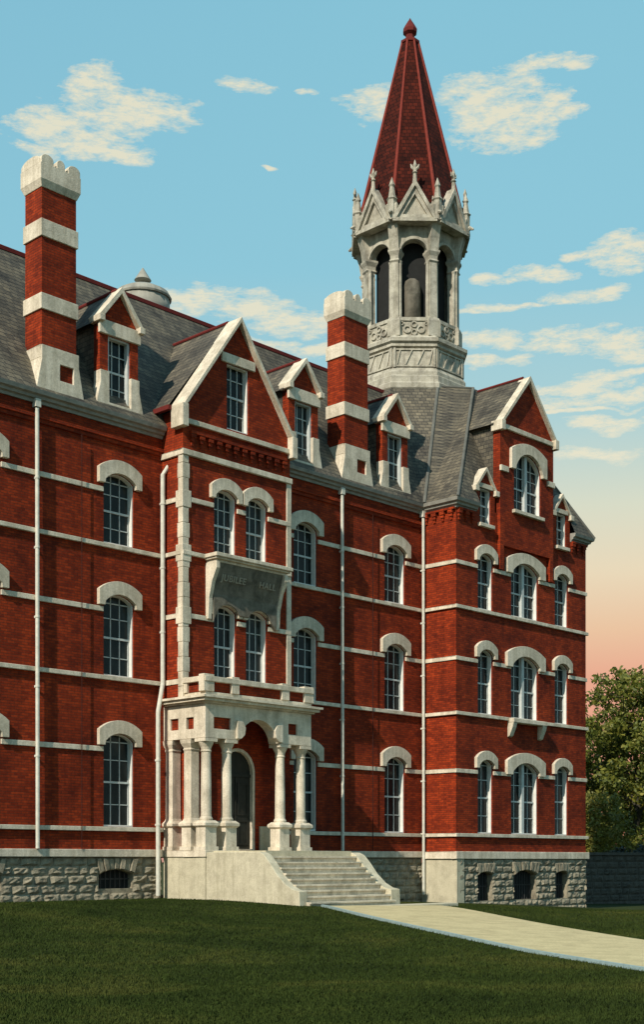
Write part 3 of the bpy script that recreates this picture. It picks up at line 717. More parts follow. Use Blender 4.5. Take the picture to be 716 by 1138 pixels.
# parapet
m = MB(); zt0, zt1 = 5.44, 5.6
m.box(PX0 - .06, PX1 + .06, YQ - .08, YQ + .2, zt0, zt1); m.box(PX0 - .08, PX0 + .16, YQ + .2, -.12, zt0, zt1); m.box(PX1 - .16, PX1 + .06, YQ + .2, YB - .1, zt0, zt1)
m.box(PX0, PX1, YQ - .02, YQ + .16, 5.001, 5.13); m.box(PX0, PX0 + .14, YQ + .16, -.12, 5.001, 5.13); m.box(PX1 - .14, PX1, YQ + .16, YB - .1, 5.001, 5.13)
m.build('parapet_rail', M['stone'], porch, bevel=.012)
m = MB(); m.box(PX0 + .2, PX1 - .2, YQ + .03, YQ + .11, 5.131, 5.439); m.box(PX0 + .04, PX0 + .1, YQ + .2, -.13, 5.131, 5.439); m.box(PX1 - .1, PX1 - .04, YQ + .2, YB - .1, 5.131, 5.439); m.build('parapet_brick', M['brick'], porch)
for x, y, w in ((6.02, YQ + .08, .21), (7.1, YQ + .07, .16), (9.28, YQ + .07, .17), (10.36, YQ + .08, .22), (6.0, -1.06, .15), (6.0, -.2, .13)):
    m = MB(); m.box(x - w, x + w, y - .13, y + .13, 5.135, 5.62 if y > -1.5 else 5.66); m.build('parapet_post', M['stone'], porch, bevel=.015)
# entrance door in the bay wall
dr = MB(); fr = FY(YB); dr.poly(fr, arch(8.2, 1.5, .32, 2.9, 3.6), -.28, -.05, [arch(8.2, 1.3, .36, 2.86, 3.5)]); door = dr.build('door_frame', M['stone'], porch)
m = MB(); m.poly(fr, arch(8.2, 1.34, .32, 2.86, 3.52), -.25, -.18); m.build('entrance_door', M['door'], porch)
m = MB()
for cx in (7.88, 8.52):
    for z0, z1 in ((.5, 1.3), (1.45, 2.5)):
        m.poly(fr, rect(cx - .24, cx + .24, z0, z1), -.19, -.155, [rect(cx - .18, cx + .18, z0 + .06, z1 - .06)])
m.box(8.185, 8.215, YB + .15, YB + .19, .33, 2.7); m.box(7.55, 8.85, YB + .14, YB + .19, 2.68, 2.78); m.build('door_panelling', M['door'], porch)
m = MB(); m.box(6.42, 7.3, YB - .06, YB + .01, .301, 1.1); m.build('dado', M['ashlar'], porch)
m = MB(); m.box(9.1, XB1 - .1, YB - .06, YB + .01, .301, 1.1); m.build('dado', M['ashlar'], porch)

# ------------------------------------------------------------------ entrance steps
steps = empty('entrance_steps', (8.2, -5, -1.4), hall)
YT = -4.35
m = MB(); m.box(6.2, 9.9, YT, YQ - .002, -1.9, .285); m.build('landing', M['ashlar'], steps)
m = MB(); NS = 10; rz = (.285 + 1.36) / NS; tr = .2
for k in range(1, NS):
    zt = .285 - rz * k; y = YT - tr * k
    m.box(6.2, 9.9, y, y + tr + .002, -1.9, zt - .05); m.box(6.2, 9.9, y - .05, y + tr + .0, zt - .049, zt)
m.build('treads', M['stone'], steps)
yb = YT - tr * NS
m = MB(); m.box(6.2, 12.3, yb - .35, YT - tr * (NS - 1) - .05, -2.0, -1.33); m.build('bottom_slab', M['ashlar'], steps, bevel=.02)
def cheek(x0, x1):
    fr = lambda u, z, d: (x0 + d, u, z)
    pr = [(YQ - .002, -1.95), (YQ - .002, .24), (-4.35, .24), (-4.55, .16), (-4.8, -.08), (-5.1, -.42), (-5.45, -.70), (-5.75, -.84), (-6.0, -.88), (-6.05, -1.95)]
    pr2 = [(p[0], p[1]) for p in pr]
    m = MB(); m.poly(fr, pr2, 0, x1 - x0); return m.build('cheek_wall', M['gravelstone'], steps, bevel=.02)
cheek(5.92, 6.24); cheek(9.88, 10.3)

# ------------------------------------------------------------------ belfry
BX, BY = 22.45, 3.85
A8 = R(22.5)
def octp(r, z): return [(BX + r * math.cos(A8 + k * math.pi / 4), BY + r * math.sin(A8 + k * math.pi / 4), z) for k in range(8)]
bel = empty('belfry', (BX, BY, 19.2), hall)
m = MB(); m.loft([octp(r, z) for r, z in ((2.2, 18.6), (2.56, 19.12), (2.58, 19.3), (2.50, 19.36), (2.50, 19.6), (2.42, 19.66), (2.42, 19.8), (2.32, 19.95), (2.28, 20.0), (2.28, 20.78), (2.4, 20.84), (2.4, 20.95), (2.5, 21.02), (2.5, 21.16), (2.3, 21.24), (2.24, 21.32), (2.2, 21.32))])
m.build('drum', M['belfry'], bel)
def faceframe(k, ap):        # face k centred on angle k*45deg ; (u,z,d)
    a = k * math.pi / 4; n = Vector((math.cos(a), math.sin(a), 0)); t = Vector((-math.sin(a), math.cos(a), 0))
    return lambda u, z, d: tuple(Vector((BX, BY, z)) + n * (ap + d) + t * u)
CO = math.cos(R(22.5)); SI = math.sin(R(22.5))
for k in range(8):
    f = faceframe(k, 2.28 * CO); m = MB(); hw = 2.28 * SI
    def pl(u0, z0, u1, z1, w=.05, d=.05):
        L = math.hypot(u1 - u0, z1 - z0); nx, nz = -(z1 - z0) / L * w / 2, (u1 - u0) / L * w / 2
        m.poly(f, [(u0 - nx, z0 - nz), (u1 - nx, z1 - nz), (u1 + nx, z1 + nz), (u0 + nx, z0 + nz)], -.02, d)
    for j in range(4):
        u = -hw + .15 + j * (2 * hw - .3) / 3; pl(u - .14 if j else u, 20.1, u + .14 if j < 3 else u, 20.7)
    pl(-hw + .06, 20.06, hw - .06, 20.06, .06); pl(-hw + .06, 20.73, hw - .06, 20.73, .06)
    for s in (-1, 1): pl(s * (hw - .06), 20.0, s * (hw - .06), 20.78, .1, .07)
    m.build('carved_panel', M['belfry'], bel)
RC = 2.12
for k in range(8):
    a = A8 + k * math.pi / 4; cx, cy = BX + (RC - .22) * math.cos(a), BY + (RC - .22) * math.sin(a); ca_, sa_ = math.cos(a), math.sin(a); m = MB()
    def rr(hx, hy, z, off=0):
        return [(cx + ca_ * (x + off) - sa_ * y, cy + sa_ * (x + off) + ca_ * y, z) for x, y in ((-hx, -hy), (hx, -hy), (hx, hy), (-hx, hy))]
    m.loft([rr(.30, .27, 21.32), rr(.30, .27, 21.95), rr(.25, .22, 22.08), rr(.2, .17, 22.1), rr(.19, .16, 24.35), rr(.24, .21, 24.42), rr(.2, .17, 24.5), rr(.21, .18, 24.62), rr(.28, .25, 24.78), rr(.28, .25, 24.86)])
    for s in (-1, 1):      # engaged shafts beside the pier
        ax, ay = cx + ca_ * .06 - sa_ * s * .2, cy + sa_ * .06 + ca_ * s * .2
        m.lathe(ax, ay, [(.1, 22.08), (.075, 22.16), (.07, 24.3), (.1, 24.4)], 10)
    m.loft([rr(.24, .2, 24.86), rr(.26, .2, 25.3, .05), rr(.34, .2, 25.75, .12), rr(.38, .24, 26.0, .2), rr(.36, .24, 26.5, .26), rr(.2, .14, 26.75, .2), rr(.1, .1, 27.0, .2)])
    m.build('pier', M['belfry'], bel)
    m = MB(); gx_, gy_ = BX + 2.42 * ca_, BY + 2.42 * sa_; m.lathe(gx_, gy_, [(.17, 25.9), (.18, 26.7), (.23, 26.76), (.15, 26.85), (.09, 27.25), (.13, 27.32), (.01, 27.65)], 6)
    m.tube([(gx_, gy_, 26.1), (gx_ + .2 * ca_, gy_ + .2 * sa_, 26.2), (gx_ + .34 * ca_, gy_ + .34 * sa_, 26.12)], [.1, .09, .04], 6); m.build('corner_pinnacle', M['belfry'], bel)
for k in range(8):
    f = faceframe(k, RC * CO - .05); hw = RC * SI; m = MB()
    # arcade wall above the opening
    w = 2 * hw - .52
    ar = arch(0, w, 0, 24.75, 25.28, 12)[2:]
    outl = [(-hw, 24.75)] + ar[::-1] + [(hw, 24.75), (hw + .04, 25.95), (-hw - .04, 25.95)]
    m.poly(f, outl, -.3, 0)
    ar2 = arch(0, w + .16, 0, 24.8, 25.42, 12)[2:]; ar1 = arch(0, w + .02, 0, 24.8, 25.3, 12)[2:]
    m.poly(f, ar1[::-1] + ar2, .0, .06)
    m.build('arch', M['belfry'], bel)
    # pierced balustrade panel with rosette
    m = MB(); f2 = faceframe(k, RC * CO - .02)
    m.poly(f2, rect(-hw + .2, hw - .2, 21.32, 22.0), -.16, 0, [], )
    m.poly(f2, rect(-hw + .16, hw - .16, 21.96, 22.1), -.2, .05)
    for (u, z, r_) in ((-.28, 21.62, .17), (.28, 21.62, .17), (0, 21.5, .13), (0, 21.82, .13), (-.5, 21.85, .08), (.5, 21.85, .08)):
        n = 12; o_ = [(u + r_ * math.cos(2 * math.pi * j / n), z + r_ * math.sin(2 * math.pi * j / n)) for j in range(n)]
        i_ = [(u + r_ * .6 * math.cos(2 * math.pi * j / n), z + r_ * .6 * math.sin(2 * math.pi * j / n)) for j in range(n)]
        m.poly(f2, o_, -.01, .06, [i_], back=False)
    m.build('balustrade_panel', M['belfry'], bel)
    # steep gable with finial
    RG = 2.52; f3 = faceframe(k, RG * CO); hg = RG * SI - .12
    m = MB(); m.poly(f3, [(-hg, 25.9), (hg, 25.9), (0, 27.35)], -.3, 0, [[(-hg + .34, 26.12), (hg - .34, 26.12), (0, 26.95)]], rev=-.12)
    m.poly(f3, [(-hg + .3, 26.1), (hg - .3, 26.1), (0, 27.0)], -.2, -.12)
    m.poly(f3, rect(-hg - .06, hg + .06, 25.82, 25.96), -.35, .09)
    for s in (-1, 1): m.poly(f3, [(s * (hg + .1), 25.92), (s * (hg - .06), 25.9), (0, 27.26), (0, 27.52)], -.34, .1)
    f4 = f3(0, 0, .0); x, y = f4[0], f4[1]
    m.build('gable', M['belfry'], bel)
    m = MB(); m.lathe(x, y, [(.1, 27.35), (.08, 27.6), (.07, 27.75), (.12, 27.8), (.07, 27.86), (.06, 27.98)], 8); m.build('finial', M['belfry'], bel)
    t = Vector((-math.sin(k * math.pi / 4), math.cos(k * math.pi / 4), 0)); m = MB()
    for s in (-1, 1): m.tube([Vector((x, y, 27.9)), Vector((x, y, 28.0)) + t * s * .12, Vector((x, y, 28.14)) + t * s * .17], [.05, .06, .02], 6)
    m.lathe(x, y, [(.05, 27.95), (.08, 28.1), (.01, 28.32)], 6); m.build('finial_leaves', M['belfry'], bel)
# roof ring closing the arcade, floor, inner turret
m = MB(); m.loft([octp(r, z) for r, z in ((2.08, 25.9), (2.3, 25.95), (2.3, 26.3), (2.05, 26.4))]); m.build('arcade_ceiling', M['belfry'], bel)
m = MB(); m.lathe(BX, BY, [(1.5, 21.2), (1.5, 26.0)], 8, A8); m.build('belfry_dark_core', M['dark'], bel)  # added near-black core, paints the inner shade of the belfry openings
m = MB(); m.lathe(BX - 1.12, BY - 1.05, [(.36, 21.3), (.36, 23.5), (.3, 23.7), (.18, 23.8), (.05, 23.82)], 16); m.build('inner_turret', M['shaded_stone'], bel, True)
# spire
sp = empty('spire', (BX, BY, 26.3), hall)
def sr(z): return .33 + (34.5 - z) * (1.75 - .33) / (34.5 - 28.8)
m = MB(); m.loft([octp(sr(z), z) for z in (26.7, 28.8, 31, 34.4)]); m.build('spire_faces', M['spire'], sp)
for k in range(8):
    m = MB(); a = octp(sr(26.7) + .01, 26.7)[k]; b = octp(sr(34.4) + .01, 34.4)[k]; m.tube([a, b], [.085, .05], 6); m.build('spire_rib', M['rib'], sp)
m = MB(); m.loft([octp(r, z) for r, z in ((.34, 34.3), (.42, 34.36), (.42, 34.46), (.3, 34.52), (.2, 34.62), (.19, 34.75), (.3, 34.85), (.31, 34.98), (.22, 35.15), (.05, 35.42), (.01, 35.5))]); m.build('spire_finial', M['trim'], sp)

# ------------------------------------------------------------------ ground
def gz(x, y):
    x = np.asarray(x, float); y = np.asarray(y, float)
    h0 = np.interp(x, [-60, 5.9, 18.6, 27.3, 42, 80], [-1.2, -1.2, -1.58, -2.02, -2.25, -2.6])
    t = np.clip((-3 - y) / 15, 0, 1); t = t * t * (3 - 2 * t) * .5 + t * .5
    far = -1.78 - .0 * x
    z = h0 * (1 - t) + far * t
    r = np.clip((np.hypot(x - 8, y + 10) - 60) / 200, 0, 1)
    return z + .04 * np.sin(x * .35 + 1) * np.sin(y * .3) * np.clip((-y - 4) / 4, 0, 1) * 1.0 - r * 1.0
def sheet(name, xs, ys_, dz, mat, zf=gz):
    X, Y = np.meshgrid(xs, ys_); Z = zf(X, Y) + dz; n, mm = X.shape
    v = np.stack([X.ravel(), Y.ravel(), Z.ravel()], 1); idx = np.arange(n * mm).reshape(n, mm)
    f = np.stack([idx[:-1, :-1].ravel(), idx[:-1, 1:].ravel(), idx[1:, 1:].ravel(), idx[1:, :-1].ravel()], 1)
    me = bpy.data.meshes.new(name); me.from_pydata(v.tolist(), [], f.tolist()); me.shade_smooth(); me.materials.append(mat)
    o = bpy.data.objects.new(name, me); COL.objects.link(o); return o
def grass_mat(name, a, b_, c_):
    m, nt, b = newmat(name); tc = N(nt, 'ShaderNodeTexCoord')
    n1 = noise(nt, tc.outputs['Object'], .35, 5, .65, .5); n2 = noise(nt, tc.outputs['Object'], 9, 4, .75); 
    r1 = ramp(nt, n1.outputs['Fac'], [(.3, a), (.52, b_), (.75, c_)]); r2 = ramp(nt, n2.outputs['Fac'], [(.3, (.5, .5, .5)), (.7, (1.4, 1.4, 1.3))])
    c = mixc(nt, r1.outputs[0], r2.outputs[0], .9, 'MULTIPLY'); nt.links.new(c, b.inputs['Base Color']); b.inputs['Roughness'].default_value = .9; b.inputs['Specular IOR Level'].default_value = .1
    bump(nt, b, n2.outputs['Fac'], .8, .05); return m
M['soil'] = grass_mat('lawn_ground', (.020, .027, .006), (.028, .038, .008), (.038, .047, .011))
M['blade'] = grass_mat('grass_blades', (.017, .029, .006), (.034, .050, .010), (.075, .078, .018))
M['path'] = stone_mat('path_gravel', (.58, .49, .27), (.42, .35, .19), 1.0, .6, None, .1)
xs = np.unique(np.concatenate([np.linspace(-1500, -40, 12), np.linspace(-40, 60, 101), np.linspace(60, 1500, 14)]))
yy = np.unique(np.concatenate([np.linspace(-300, -45, 8), np.linspace(-45, 30, 76), np.linspace(30, 2500, 16)]))
lawn = sheet('ground', xs, yy, 0, M['soil']); lawn['kind'] = 'structure'; lawn['label'] = 'dark green mown lawn in front of the brick hall'
# path strip (straight, from the steps towards the lower right of the view)
pa = np.array([6.4, -6.5]); pb = np.array([11.6, -6.5]); ea = np.array([-2.0, -21.9]); eb = np.array([4.6, -18.1])
ea2 = pa + (ea - pa) * 2.2; eb2 = pb + (eb - pb) * 2.2
def strip(name, A0, A1, B0, B1, dz, mat, n=60, mcols=8, flat=None):
    v = []; f = []
    for i in range(n + 1):
        t = i / n; a = A0 + (A1 - A0) * t; b = B0 + (B1 - B0) * t
        for j in range(mcols + 1):
            p = a + (b - a) * j / mcols; v.append((p[0], p[1], float(gz(p[0], p[1])) + dz))
    for i in range(n):
        for j in range(mcols):
            q = i * (mcols + 1) + j; f.append([q, q + 1, q + mcols + 2, q + mcols + 1])
    me = bpy.data.meshes.new(name); me.from_pydata(v, [], f); me.shade_smooth(); me.materials.append(mat); o = bpy.data.objects.new(name, me); COL.objects.link(o); return o
nrm = (pb - pa) / np.linalg.norm(pb - pa)
path = strip('path', pa, ea2, pb, eb2, .03, M['path']); path['kind'] = 'structure'; path['label'] = 'pale gravel path leading away from the entrance steps'
# edging along the near side
M['edging'] = plain('edging', (.27, .36, .35), .9, .25, 8)
ed = MB(); dv = (ea2 - pa) / np.linalg.norm(ea2 - pa); pr = np.array([dv[1], -dv[0]])
if np.dot(pr, pb - pa) > 0: pr = -pr
for i in range(44):
    a = pa + (ea2 - pa) * (i / 44); b = pa + (ea2 - pa) * ((i + .98) / 44); P = []
    for z in (-.12, .065):
        for p in (a, b, b + pr * .08, a + pr * .08): P.append((p[0], p[1], float(gz(*p)) + z))
    ed.hull8(P)
ed.build('path_edging', M['edging'])['kind'] = 'structure'
# grass blades
def in_path(x, y):
    t = (pa[1] - y) / (pa[1] - ea[1]); xl = pa[0] + (ea[0] - pa[0]) * t; xr = pb[0] + (eb[0] - pb[0]) * ((pb[1] - y) / (pb[1] - eb[1])); return (y < pa[1]) & (x > xl - .15) & (x < xr + .02)
NB = 330000
r0 = 12 + 34 * rng.random(NB * 2) ** 1.25; ang = R(43.9) + (rng.random(NB * 2) - .5) * R(34)
gx = -21.1 + r0 * np.cos(ang); gy = -32.9 + r0 * np.sin(ang)
ok = ~in_path(gx, gy) & ~((gy > -.25)) & ~((gx > 5.7) & (gx < 10.6) & (gy > -6.3)) & ~((gx > 6.1) & (gx < 12.1) & (gy > -6.8) & (gy < -5.9)) & ~((gx > 18.3) & (gy > -1.9))
gx, gy = gx[ok][:NB], gy[ok][:NB]; n = len(gx); g0 = gz(gx, gy)
th = rng.random(n) * 6.283; hgt = .025 + .03 * rng.random(n) ; wd = .008 + .007 * rng.random(n); ln = (rng.random((n, 2)) - .5) * .06
V = np.empty((n, 3, 3)); V[:, 0] = np.stack([gx - np.cos(th) * wd, gy - np.sin(th) * wd, g0 - .005], 1); V[:, 1] = np.stack([gx + np.cos(th) * wd, gy + np.sin(th) * wd, g0 - .005], 1)
V[:, 2] = np.stack([gx + ln[:, 0], gy + ln[:, 1], g0 + hgt], 1)
def trimesh(name, V, mat):
    k = V.shape[1]; n = len(V); me = bpy.data.meshes.new(name); me.vertices.add(n * k); me.vertices.foreach_set('co', V.reshape(-1).astype(np.float32))
    me.loops.add(n * k); me.loops.foreach_set('vertex_index', np.arange(n * k, dtype=np.int32)); me.polygons.add(n); me.polygons.foreach_set('loop_start', np.arange(0, n * k, k, dtype=np.int32))
    try: me.polygons.foreach_set('loop_total', np.full(n, k, dtype=np.int32))
    except Exception: pass
    me.update(calc_edges=True); me.materials.append(mat); o = bpy.data.objects.new(name, me); COL.objects.link(o); return o
tag(trimesh('lawn_grass', V, M['blade']), 'short dark green lawn grass in front of the hall', 'grass', kind='stuff')

# ------------------------------------------------------------------ trees, dark wall
def leaf_mat(name, cols):
    m, nt, b = newmat(name); tc = N(nt, 'ShaderNodeTexCoord'); g = N(nt, 'ShaderNodeNewGeometry')
    n1 = noise(nt, tc.outputs['Object'], .55, 3, .6); mx = N(nt, 'ShaderNodeMath', operation='MULTIPLY_ADD'); nt.links.new(g.outputs['Random Per Island'], mx.inputs[0]); mx.inputs[1].default_value = .45
    sb = N(nt, 'ShaderNodeMath', operation='MULTIPLY'); nt.links.new(n1.outputs['Fac'], sb.inputs[0]); sb.inputs[1].default_value = .62; nt.links.new(sb.outputs[0], mx.inputs[2])
    r = ramp(nt, mx.outputs[0], [(.15, cols[0]), (.5, cols[1]), (.85, cols[2])]); nt.links.new(r.outputs[0], b.inputs['Base Color']); b.inputs['Roughness'].default_value = .6
    tr = N(nt, 'ShaderNodeBsdfTranslucent'); nt.links.new(r.outputs[0], tr.inputs[0]); ms = N(nt, 'ShaderNodeMixShader'); ms.inputs[0].default_value = .3
    nt.links.new(b.outputs[0], ms.inputs[1]); nt.links.new(tr.outputs[0], ms.inputs[2]); nt.links.new(ms.outputs[0], nt.nodes['Material Output'].inputs[0]); return m
M['leaf'] = leaf_mat('leaves', ((.03, .045, .008), (.12, .14, .017), (.28, .25, .035)))
M['leaf2'] = leaf_mat('yellow_leaves', ((.05, .06, .012), (.16, .15, .02), (.26, .22, .03)))
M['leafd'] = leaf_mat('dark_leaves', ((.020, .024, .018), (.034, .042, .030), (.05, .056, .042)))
M['bark'] = plain('bark', (.055, .05, .035), .9, .4, 5, 0, .6)
def tree(x, y, H, crownR, zc, rz, nleaf, label, seed, mat='leaf', leaf=.13, limbs=9, tr=.3, name='tree'):
    rs = np.random.default_rng(seed); rd = random.Random(seed); base = float(gz(x, y)) - .1
    t = empty(name, (x, y, base)); tag(t, label, 'tree' if name == 'tree' else 'shrub', 'trees beyond the right end of the hall' if name == 'tree' else None)
    m = MB(); top = Vector((x + .3, y, base + H * .8)); tips = []
    pts = [Vector((x + .25 * math.sin(k * 1.3 + seed), y + .2 * math.cos(k * 1.1), base + H * .8 * k / 6)) for k in range(7)]
    m.tube(pts, [tr * (1 - .13 * k) for k in range(7)], 10)
    for i in range(limbs):
        k = rd.uniform(1.0, 5); p0 = pts[int(k)].lerp(pts[int(k) + 1], k % 1); a = i * 2.4 + rd.random(); L = crownR * rd.uniform(.5, .72)
        p1 = p0 + Vector((math.cos(a) * L * .4, math.sin(a) * L * .4, L * .45)); p2 = p0 + Vector((math.cos(a + .2) * L * .75, math.sin(a + .2) * L * .75, L * .8)); p3 = p0 + Vector((math.cos(a) * L, math.sin(a) * L, L * .85))
        r_ = tr * .5 * (1 - k / 9); m.tube([p0, p1, p2, p3], [r_, r_ * .7, r_ * .45, r_ * .15], 7)
        for j in range(3):
            q0 = p1.lerp(p3, rd.random()); b = rd.uniform(0, 6.28); q1 = q0 + Vector((math.cos(b), math.sin(b), .5)) * L * .22; q2 = q1 + Vector((math.cos(b + .4), math.sin(b + .4), .3)) * L * .15
            m.tube([q0, q1, q2], [r_ * .35, r_ * .22, .01], 5); tips.append(q2)
    m.build('trunk', M['bark'], t)
    # clumped leaves
    nc = 230; u = rs.normal(size=(nc, 3)); u /= np.linalg.norm(u, axis=1)[:, None]; rad = rs.random(nc) ** .38
    cen = u * rad[:, None] * np.array([crownR, crownR, rz]) * (.86 + .16 * rs.random(nc))[:, None] + np.array([x, y, base + zc])
    cs = crownR * (.11 + .12 * rs.random(nc)); w = cs ** 2; pick = rs.choice(nc, nleaf, p=w / w.sum())
    q = rs.normal(size=(nleaf, 3)); q /= np.linalg.norm(q, axis=1)[:, None]; q *= (rs.random(nleaf) ** .5)[:, None]
    P = cen[pick] + q * cs[pick][:, None] * np.array([1, 1, .75])
    a = rs.normal(size=(nleaf, 3)); a /= np.linalg.norm(a, axis=1)[:, None]; b = np.cross(a, rs.normal(size=(nleaf, 3))); b /= np.linalg.norm(b, axis=1)[:, None]
    s = leaf * (.6 + .7 * rs.random(nleaf))[:, None]
    V = np.stack([P - a * s, P - b * s * .55, P + a * s, P + b * s * .55], 1) - np.array([x, y, base])
    o = trimesh('crown', V, M[mat]); o.parent = t; return t
def at(px, t): r_ = (px - 358) / 1499; return (-21.1 + t * (math.cos(R(43.9)) + math.sin(R(43.9)) * r_), -32.9 + t * (math.sin(R(43.9)) - math.cos(R(43.9)) * r_))
tx, ty = at(706, 94)
tree(tx, ty, 16.0, 5.3, 8.4, 8.2, 34000, 'green leafy tree nearest to the right corner of the hall', 3, leaf=.17, limbs=14)
tx, ty = at(775, 104)
tree(tx, ty, 15.0, 6.0, 7.6, 7.2, 22000, 'rounder tree farther right behind the nearest one', 5, leaf=.19)
tx, ty = at(662, 86)
tree(tx, ty, 7.0, 3.0, 3.6, 3.4, 12000, 'low yellowing shrub tree at the foot of the hall wall', 8, 'leaf2', .12, 5, .1)
# dark wall and bush at the foot of the trees
def dark_wall():
    x0, y0, x1, y1 = 30.0, 5.0, 60.0, -1.5
    L = math.hypot(x1 - x0, y1 - y0); ux, uy = (x1 - x0) / L, (y1 - y0) / L; nx, ny = uy, -ux
    if ny > 0: nx, ny = -nx, -ny
    fr = lambda u, z, d: (x0 + ux * u + nx * d, y0 + uy * u + ny * d, z); m = MB(); z0, z1 = -3.0, .25
    z = z1
    while z > z0 + .05:
        u = -random.random() * .4
        while u < L:
            w = random.uniform(.4, .9); a, b = max(0, u), min(L, u + w); u += w
            if b - a > .06: block(m, fr, a, b, z - .33, z, .07)
        z -= .33
    m.poly(fr, rect(0, L, z0, z1), -.5, -.01, back=True)
    m.poly(fr, rect(0, L, z1 + .001, z1 + .14), -.54, .1, back=True)
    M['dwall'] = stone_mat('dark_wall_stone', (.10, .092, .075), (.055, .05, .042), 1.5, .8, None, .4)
    return m.build('garden_wall', M['dwall'], None, fix=False, off=(0, 0, 0))
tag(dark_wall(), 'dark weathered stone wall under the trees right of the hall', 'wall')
bx_, by_ = at(703, 73)
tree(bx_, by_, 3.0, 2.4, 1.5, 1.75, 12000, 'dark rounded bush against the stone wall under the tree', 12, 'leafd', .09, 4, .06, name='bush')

# ------------------------------------------------------------------ camera
cam = bpy.data.cameras.new('camera'); co = bpy.data.objects.new('camera', cam); COL.objects.link(co); S.camera = co
co.location = (-21.1, -32.9, 0); co.rotation_euler = (R(90), 0, R(43.9 - 90))
cam.sensor_fit = 'VERTICAL'; cam.sensor_height = 36; cam.lens = 1499 / 1138 * 36; cam.shift_y = (956 - 569) / 1138; cam.clip_end = 6000; cam.clip_start = .1
# ------------------------------------------------------------------ light
EL, AZ = 38, 14
sd = Vector((-math.cos(R(EL)) * math.cos(R(AZ)), -math.cos(R(EL)) * math.sin(R(AZ)), math.sin(R(EL))))
sl = bpy.data.lights.new('sun', 'SUN'); sl.energy = 5.0; sl.angle = R(.6); sl.color = (1, .91, .79); so = bpy.data.objects.new('sun', sl); COL.objects.link(so)
so.rotation_euler = sd.to_track_quat('Z', 'Y').to_euler(); so.location = (-20, -20, 40)
W = bpy.data.worlds.new('World'); S.world = W; W.use_nodes = True; nt = W.node_tree; bg = nt.nodes['Background']; bg.inputs[1].default_value = 1.0
tc = N(nt, 'ShaderNodeTexCoord'); nz_ = N(nt, 'ShaderNodeVectorMath', operation='NORMALIZE'); nt.links.new(tc.outputs['Generated'], nz_.inputs[0])
sp_ = N(nt, 'ShaderNodeSeparateXYZ'); nt.links.new(nz_.outputs[0], sp_.inputs[0])
def lin(r, g, b): return tuple(((c / 255 + .055) / 1.055) ** 2.4 if c > 10 else c / 255 / 12.92 for c in (r, g, b))
sky = N(nt, 'ShaderNodeTexSky'); sky.sky_type = 'NISHITA'; sky.sun_disc = False; sky.sun_elevation = R(EL); sky.sun_rotation = math.atan2(sd.x, sd.y)
rp1 = ramp(nt, sp_.outputs[2], [(0.0, lin(170, 190, 190)), (.2, lin(160, 200, 208)), (.40, lin(142, 203, 221)), (.9, lin(96, 160, 200))])
rp = ramp(nt, sp_.outputs[2], [(0.0, lin(230, 142, 112)), (.13, lin(240, 166, 130)), (.165, lin(243, 198, 154)), (.205, lin(242, 222, 184)), (.25, lin(224, 226, 200)), (.31, lin(178, 215, 217)), (.40, lin(147, 207, 224)), (.55, lin(139, 202, 222)), (.9, lin(96, 160, 200))])
def mth(op, a, b=None, c=None, clamp=False):
    n = N(nt, 'ShaderNodeMath', operation=op); n.use_clamp = clamp
    for i, v in enumerate((a, b, c)):
        if v is None: continue
        if isinstance(v, (int, float)): n.inputs[i].default_value = v
        else: nt.links.new(v, n.inputs[i])
    return n.outputs[0]
az = mth('ARCTAN2', sp_.outputs[1], sp_.outputs[0]); el = mth('ARCSINE', sp_.outputs[2])
cv = N(nt, 'ShaderNodeCombineXYZ'); nt.links.new(az, cv.inputs[0]); nt.links.new(mth('MULTIPLY', el, 1.8), cv.inputs[1])
nA = noise(nt, cv.outputs[0], 16, 3, .5); cv2 = N(nt, 'ShaderNodeCombineXYZ'); nt.links.new(az, cv2.inputs[0]); nt.links.new(mth('MULTIPLY', el, 3.2), cv2.inputs[1])
nB = noise(nt, cv2.outputs[0], 48, 8, .74, .15)
sA = N(nt, 'ShaderNodeSeparateColor'); nt.links.new(nA.outputs['Color'], sA.inputs[0])
azd = mth('ADD', az, mth('MULTIPLY', mth('SUBTRACT', sA.outputs[0], .5), .085)); eld = mth('ADD', el, mth('MULTIPLY', mth('SUBTRACT', sA.outputs[1], .5), .035))
CL = [(105, 98, 42, 22), (150, 128, 80, 20), (75, 150, 70, 16), (45, 172, 40, 8), (110, 165, 60, 10), (272, 100, 30, 8), (345, 97, 24, 5), (308, 183, 10, 3),
      (540, 105, 50, 26), (565, 130, 62, 28), (420, 112, 36, 20), (605, 65, 56, 9), (632, 130, 26, 9), (300, 342, 75, 16), (215, 330, 55, 12), (345, 350, 60, 14), (290, 376, 40, 9), (350, 384, 40, 10),
      (550, 310, 32, 6), (600, 302, 26, 8), (690, 283, 45, 14), (655, 325, 45, 10), (540, 371, 40, 10), (630, 373, 62, 14), (545, 397, 42, 8), (700, 382, 40, 14), (640, 425, 60, 8), (665, 440, 70, 9), (600, 450, 50, 7), (680, 470, 60, 8), (640, 282, 22, 7), (650, 500, 80, 9), (580, 432, 60, 5), (690, 410, 50, 6), (640, 455, 70, 4), (560, 340, 60, 4)]
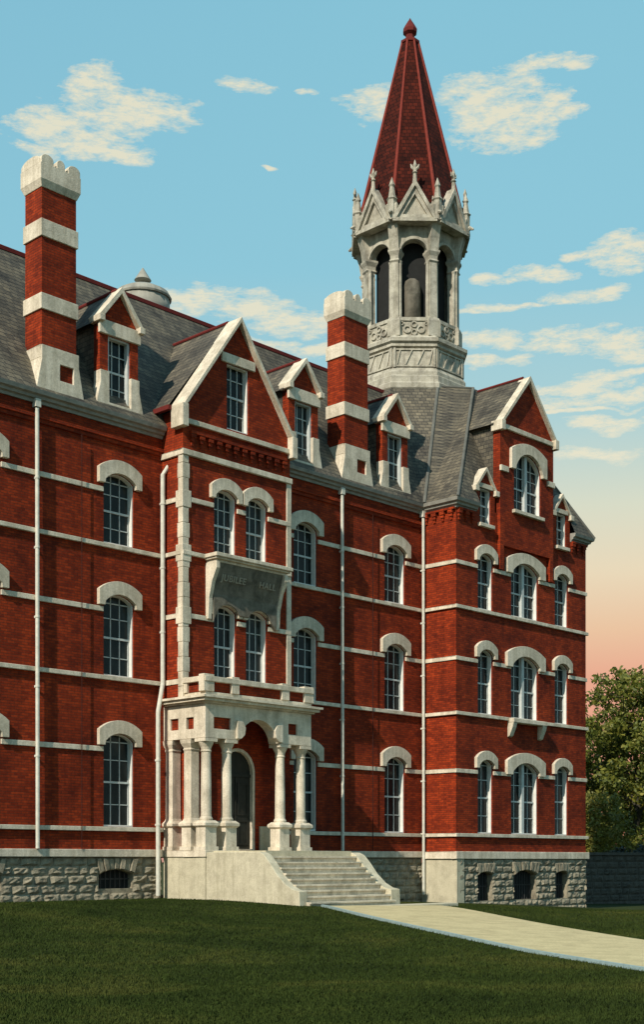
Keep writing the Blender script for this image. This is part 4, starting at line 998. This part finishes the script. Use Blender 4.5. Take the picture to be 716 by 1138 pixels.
hz = mth('SUBTRACT', 1.35, mth('DIVIDE', mth('ABSOLUTE', mth('SUBTRACT', az, R(27))), R(38)), clamp=True)
skyc = mixc(nt, rp1.outputs[0], rp.outputs[0], hz)
tot = None
for (px, py, hw_, hh_) in CL:
    r_ = (px - 358) / 1499; h_ = (956 - py) / 1499; a_ = R(43.9) - math.atan(r_); L_ = math.hypot(1, r_); e_ = math.atan2(h_, L_)
    wa_ = hw_ / 1499 * 1.2; we_ = hh_ / 1499 * 1.15
    dx = mth('MULTIPLY', mth('SUBTRACT', azd, a_), 1 / wa_); dy = mth('MULTIPLY', mth('SUBTRACT', eld, e_), 1 / we_)
    d2 = mth('MULTIPLY_ADD', dx, dx, mth('MULTIPLY', dy, dy)); k = mth('SUBTRACT', 1, d2, clamp=True)
    tot = k if tot is None else mth('MAXIMUM', tot, k)
# scattered cloud elsewhere in the sky
nC = noise(nt, cv.outputs[0], 3.2, 4, .55, .2); away = mth('GREATER_THAN', mth('ABSOLUTE', mth('SUBTRACT', az, R(43.9))), R(17)); oth = mth('MULTIPLY', mth('MULTIPLY', mth('SUBTRACT', nC.outputs['Fac'], .58, clamp=True), 6), away)
tot = mth('MAXIMUM', tot, oth)
cl = mth('MULTIPLY', mth('SUBTRACT', mth('ADD', mth('POWER', tot, .6), mth('MULTIPLY', mth('SUBTRACT', nB.outputs['Fac'], .5), 2.6)), .4), 1.5, clamp=True)
cl = mth('MULTIPLY', cl, mth('GREATER_THAN', tot, .001)); cl = mth('MULTIPLY', cl, .9)
skc = mixc(nt, skyc, lin(244, 236, 205), cl)
ns = N(nt, 'ShaderNodeVectorMath', operation='SCALE'); nt.links.new(sky.outputs[0], ns.inputs[0]); ns.inputs[3].default_value = .09
fin = mixc(nt, skc, ns.outputs[0], .12); nt.links.new(fin, bg.inputs[0])
S.view_settings.view_transform = 'Standard'; S.view_settings.look = 'None'; S.view_settings.exposure = 0; S.view_settings.gamma = 1
S.render.engine = 'CYCLES'; S.cycles.max_bounces = 5
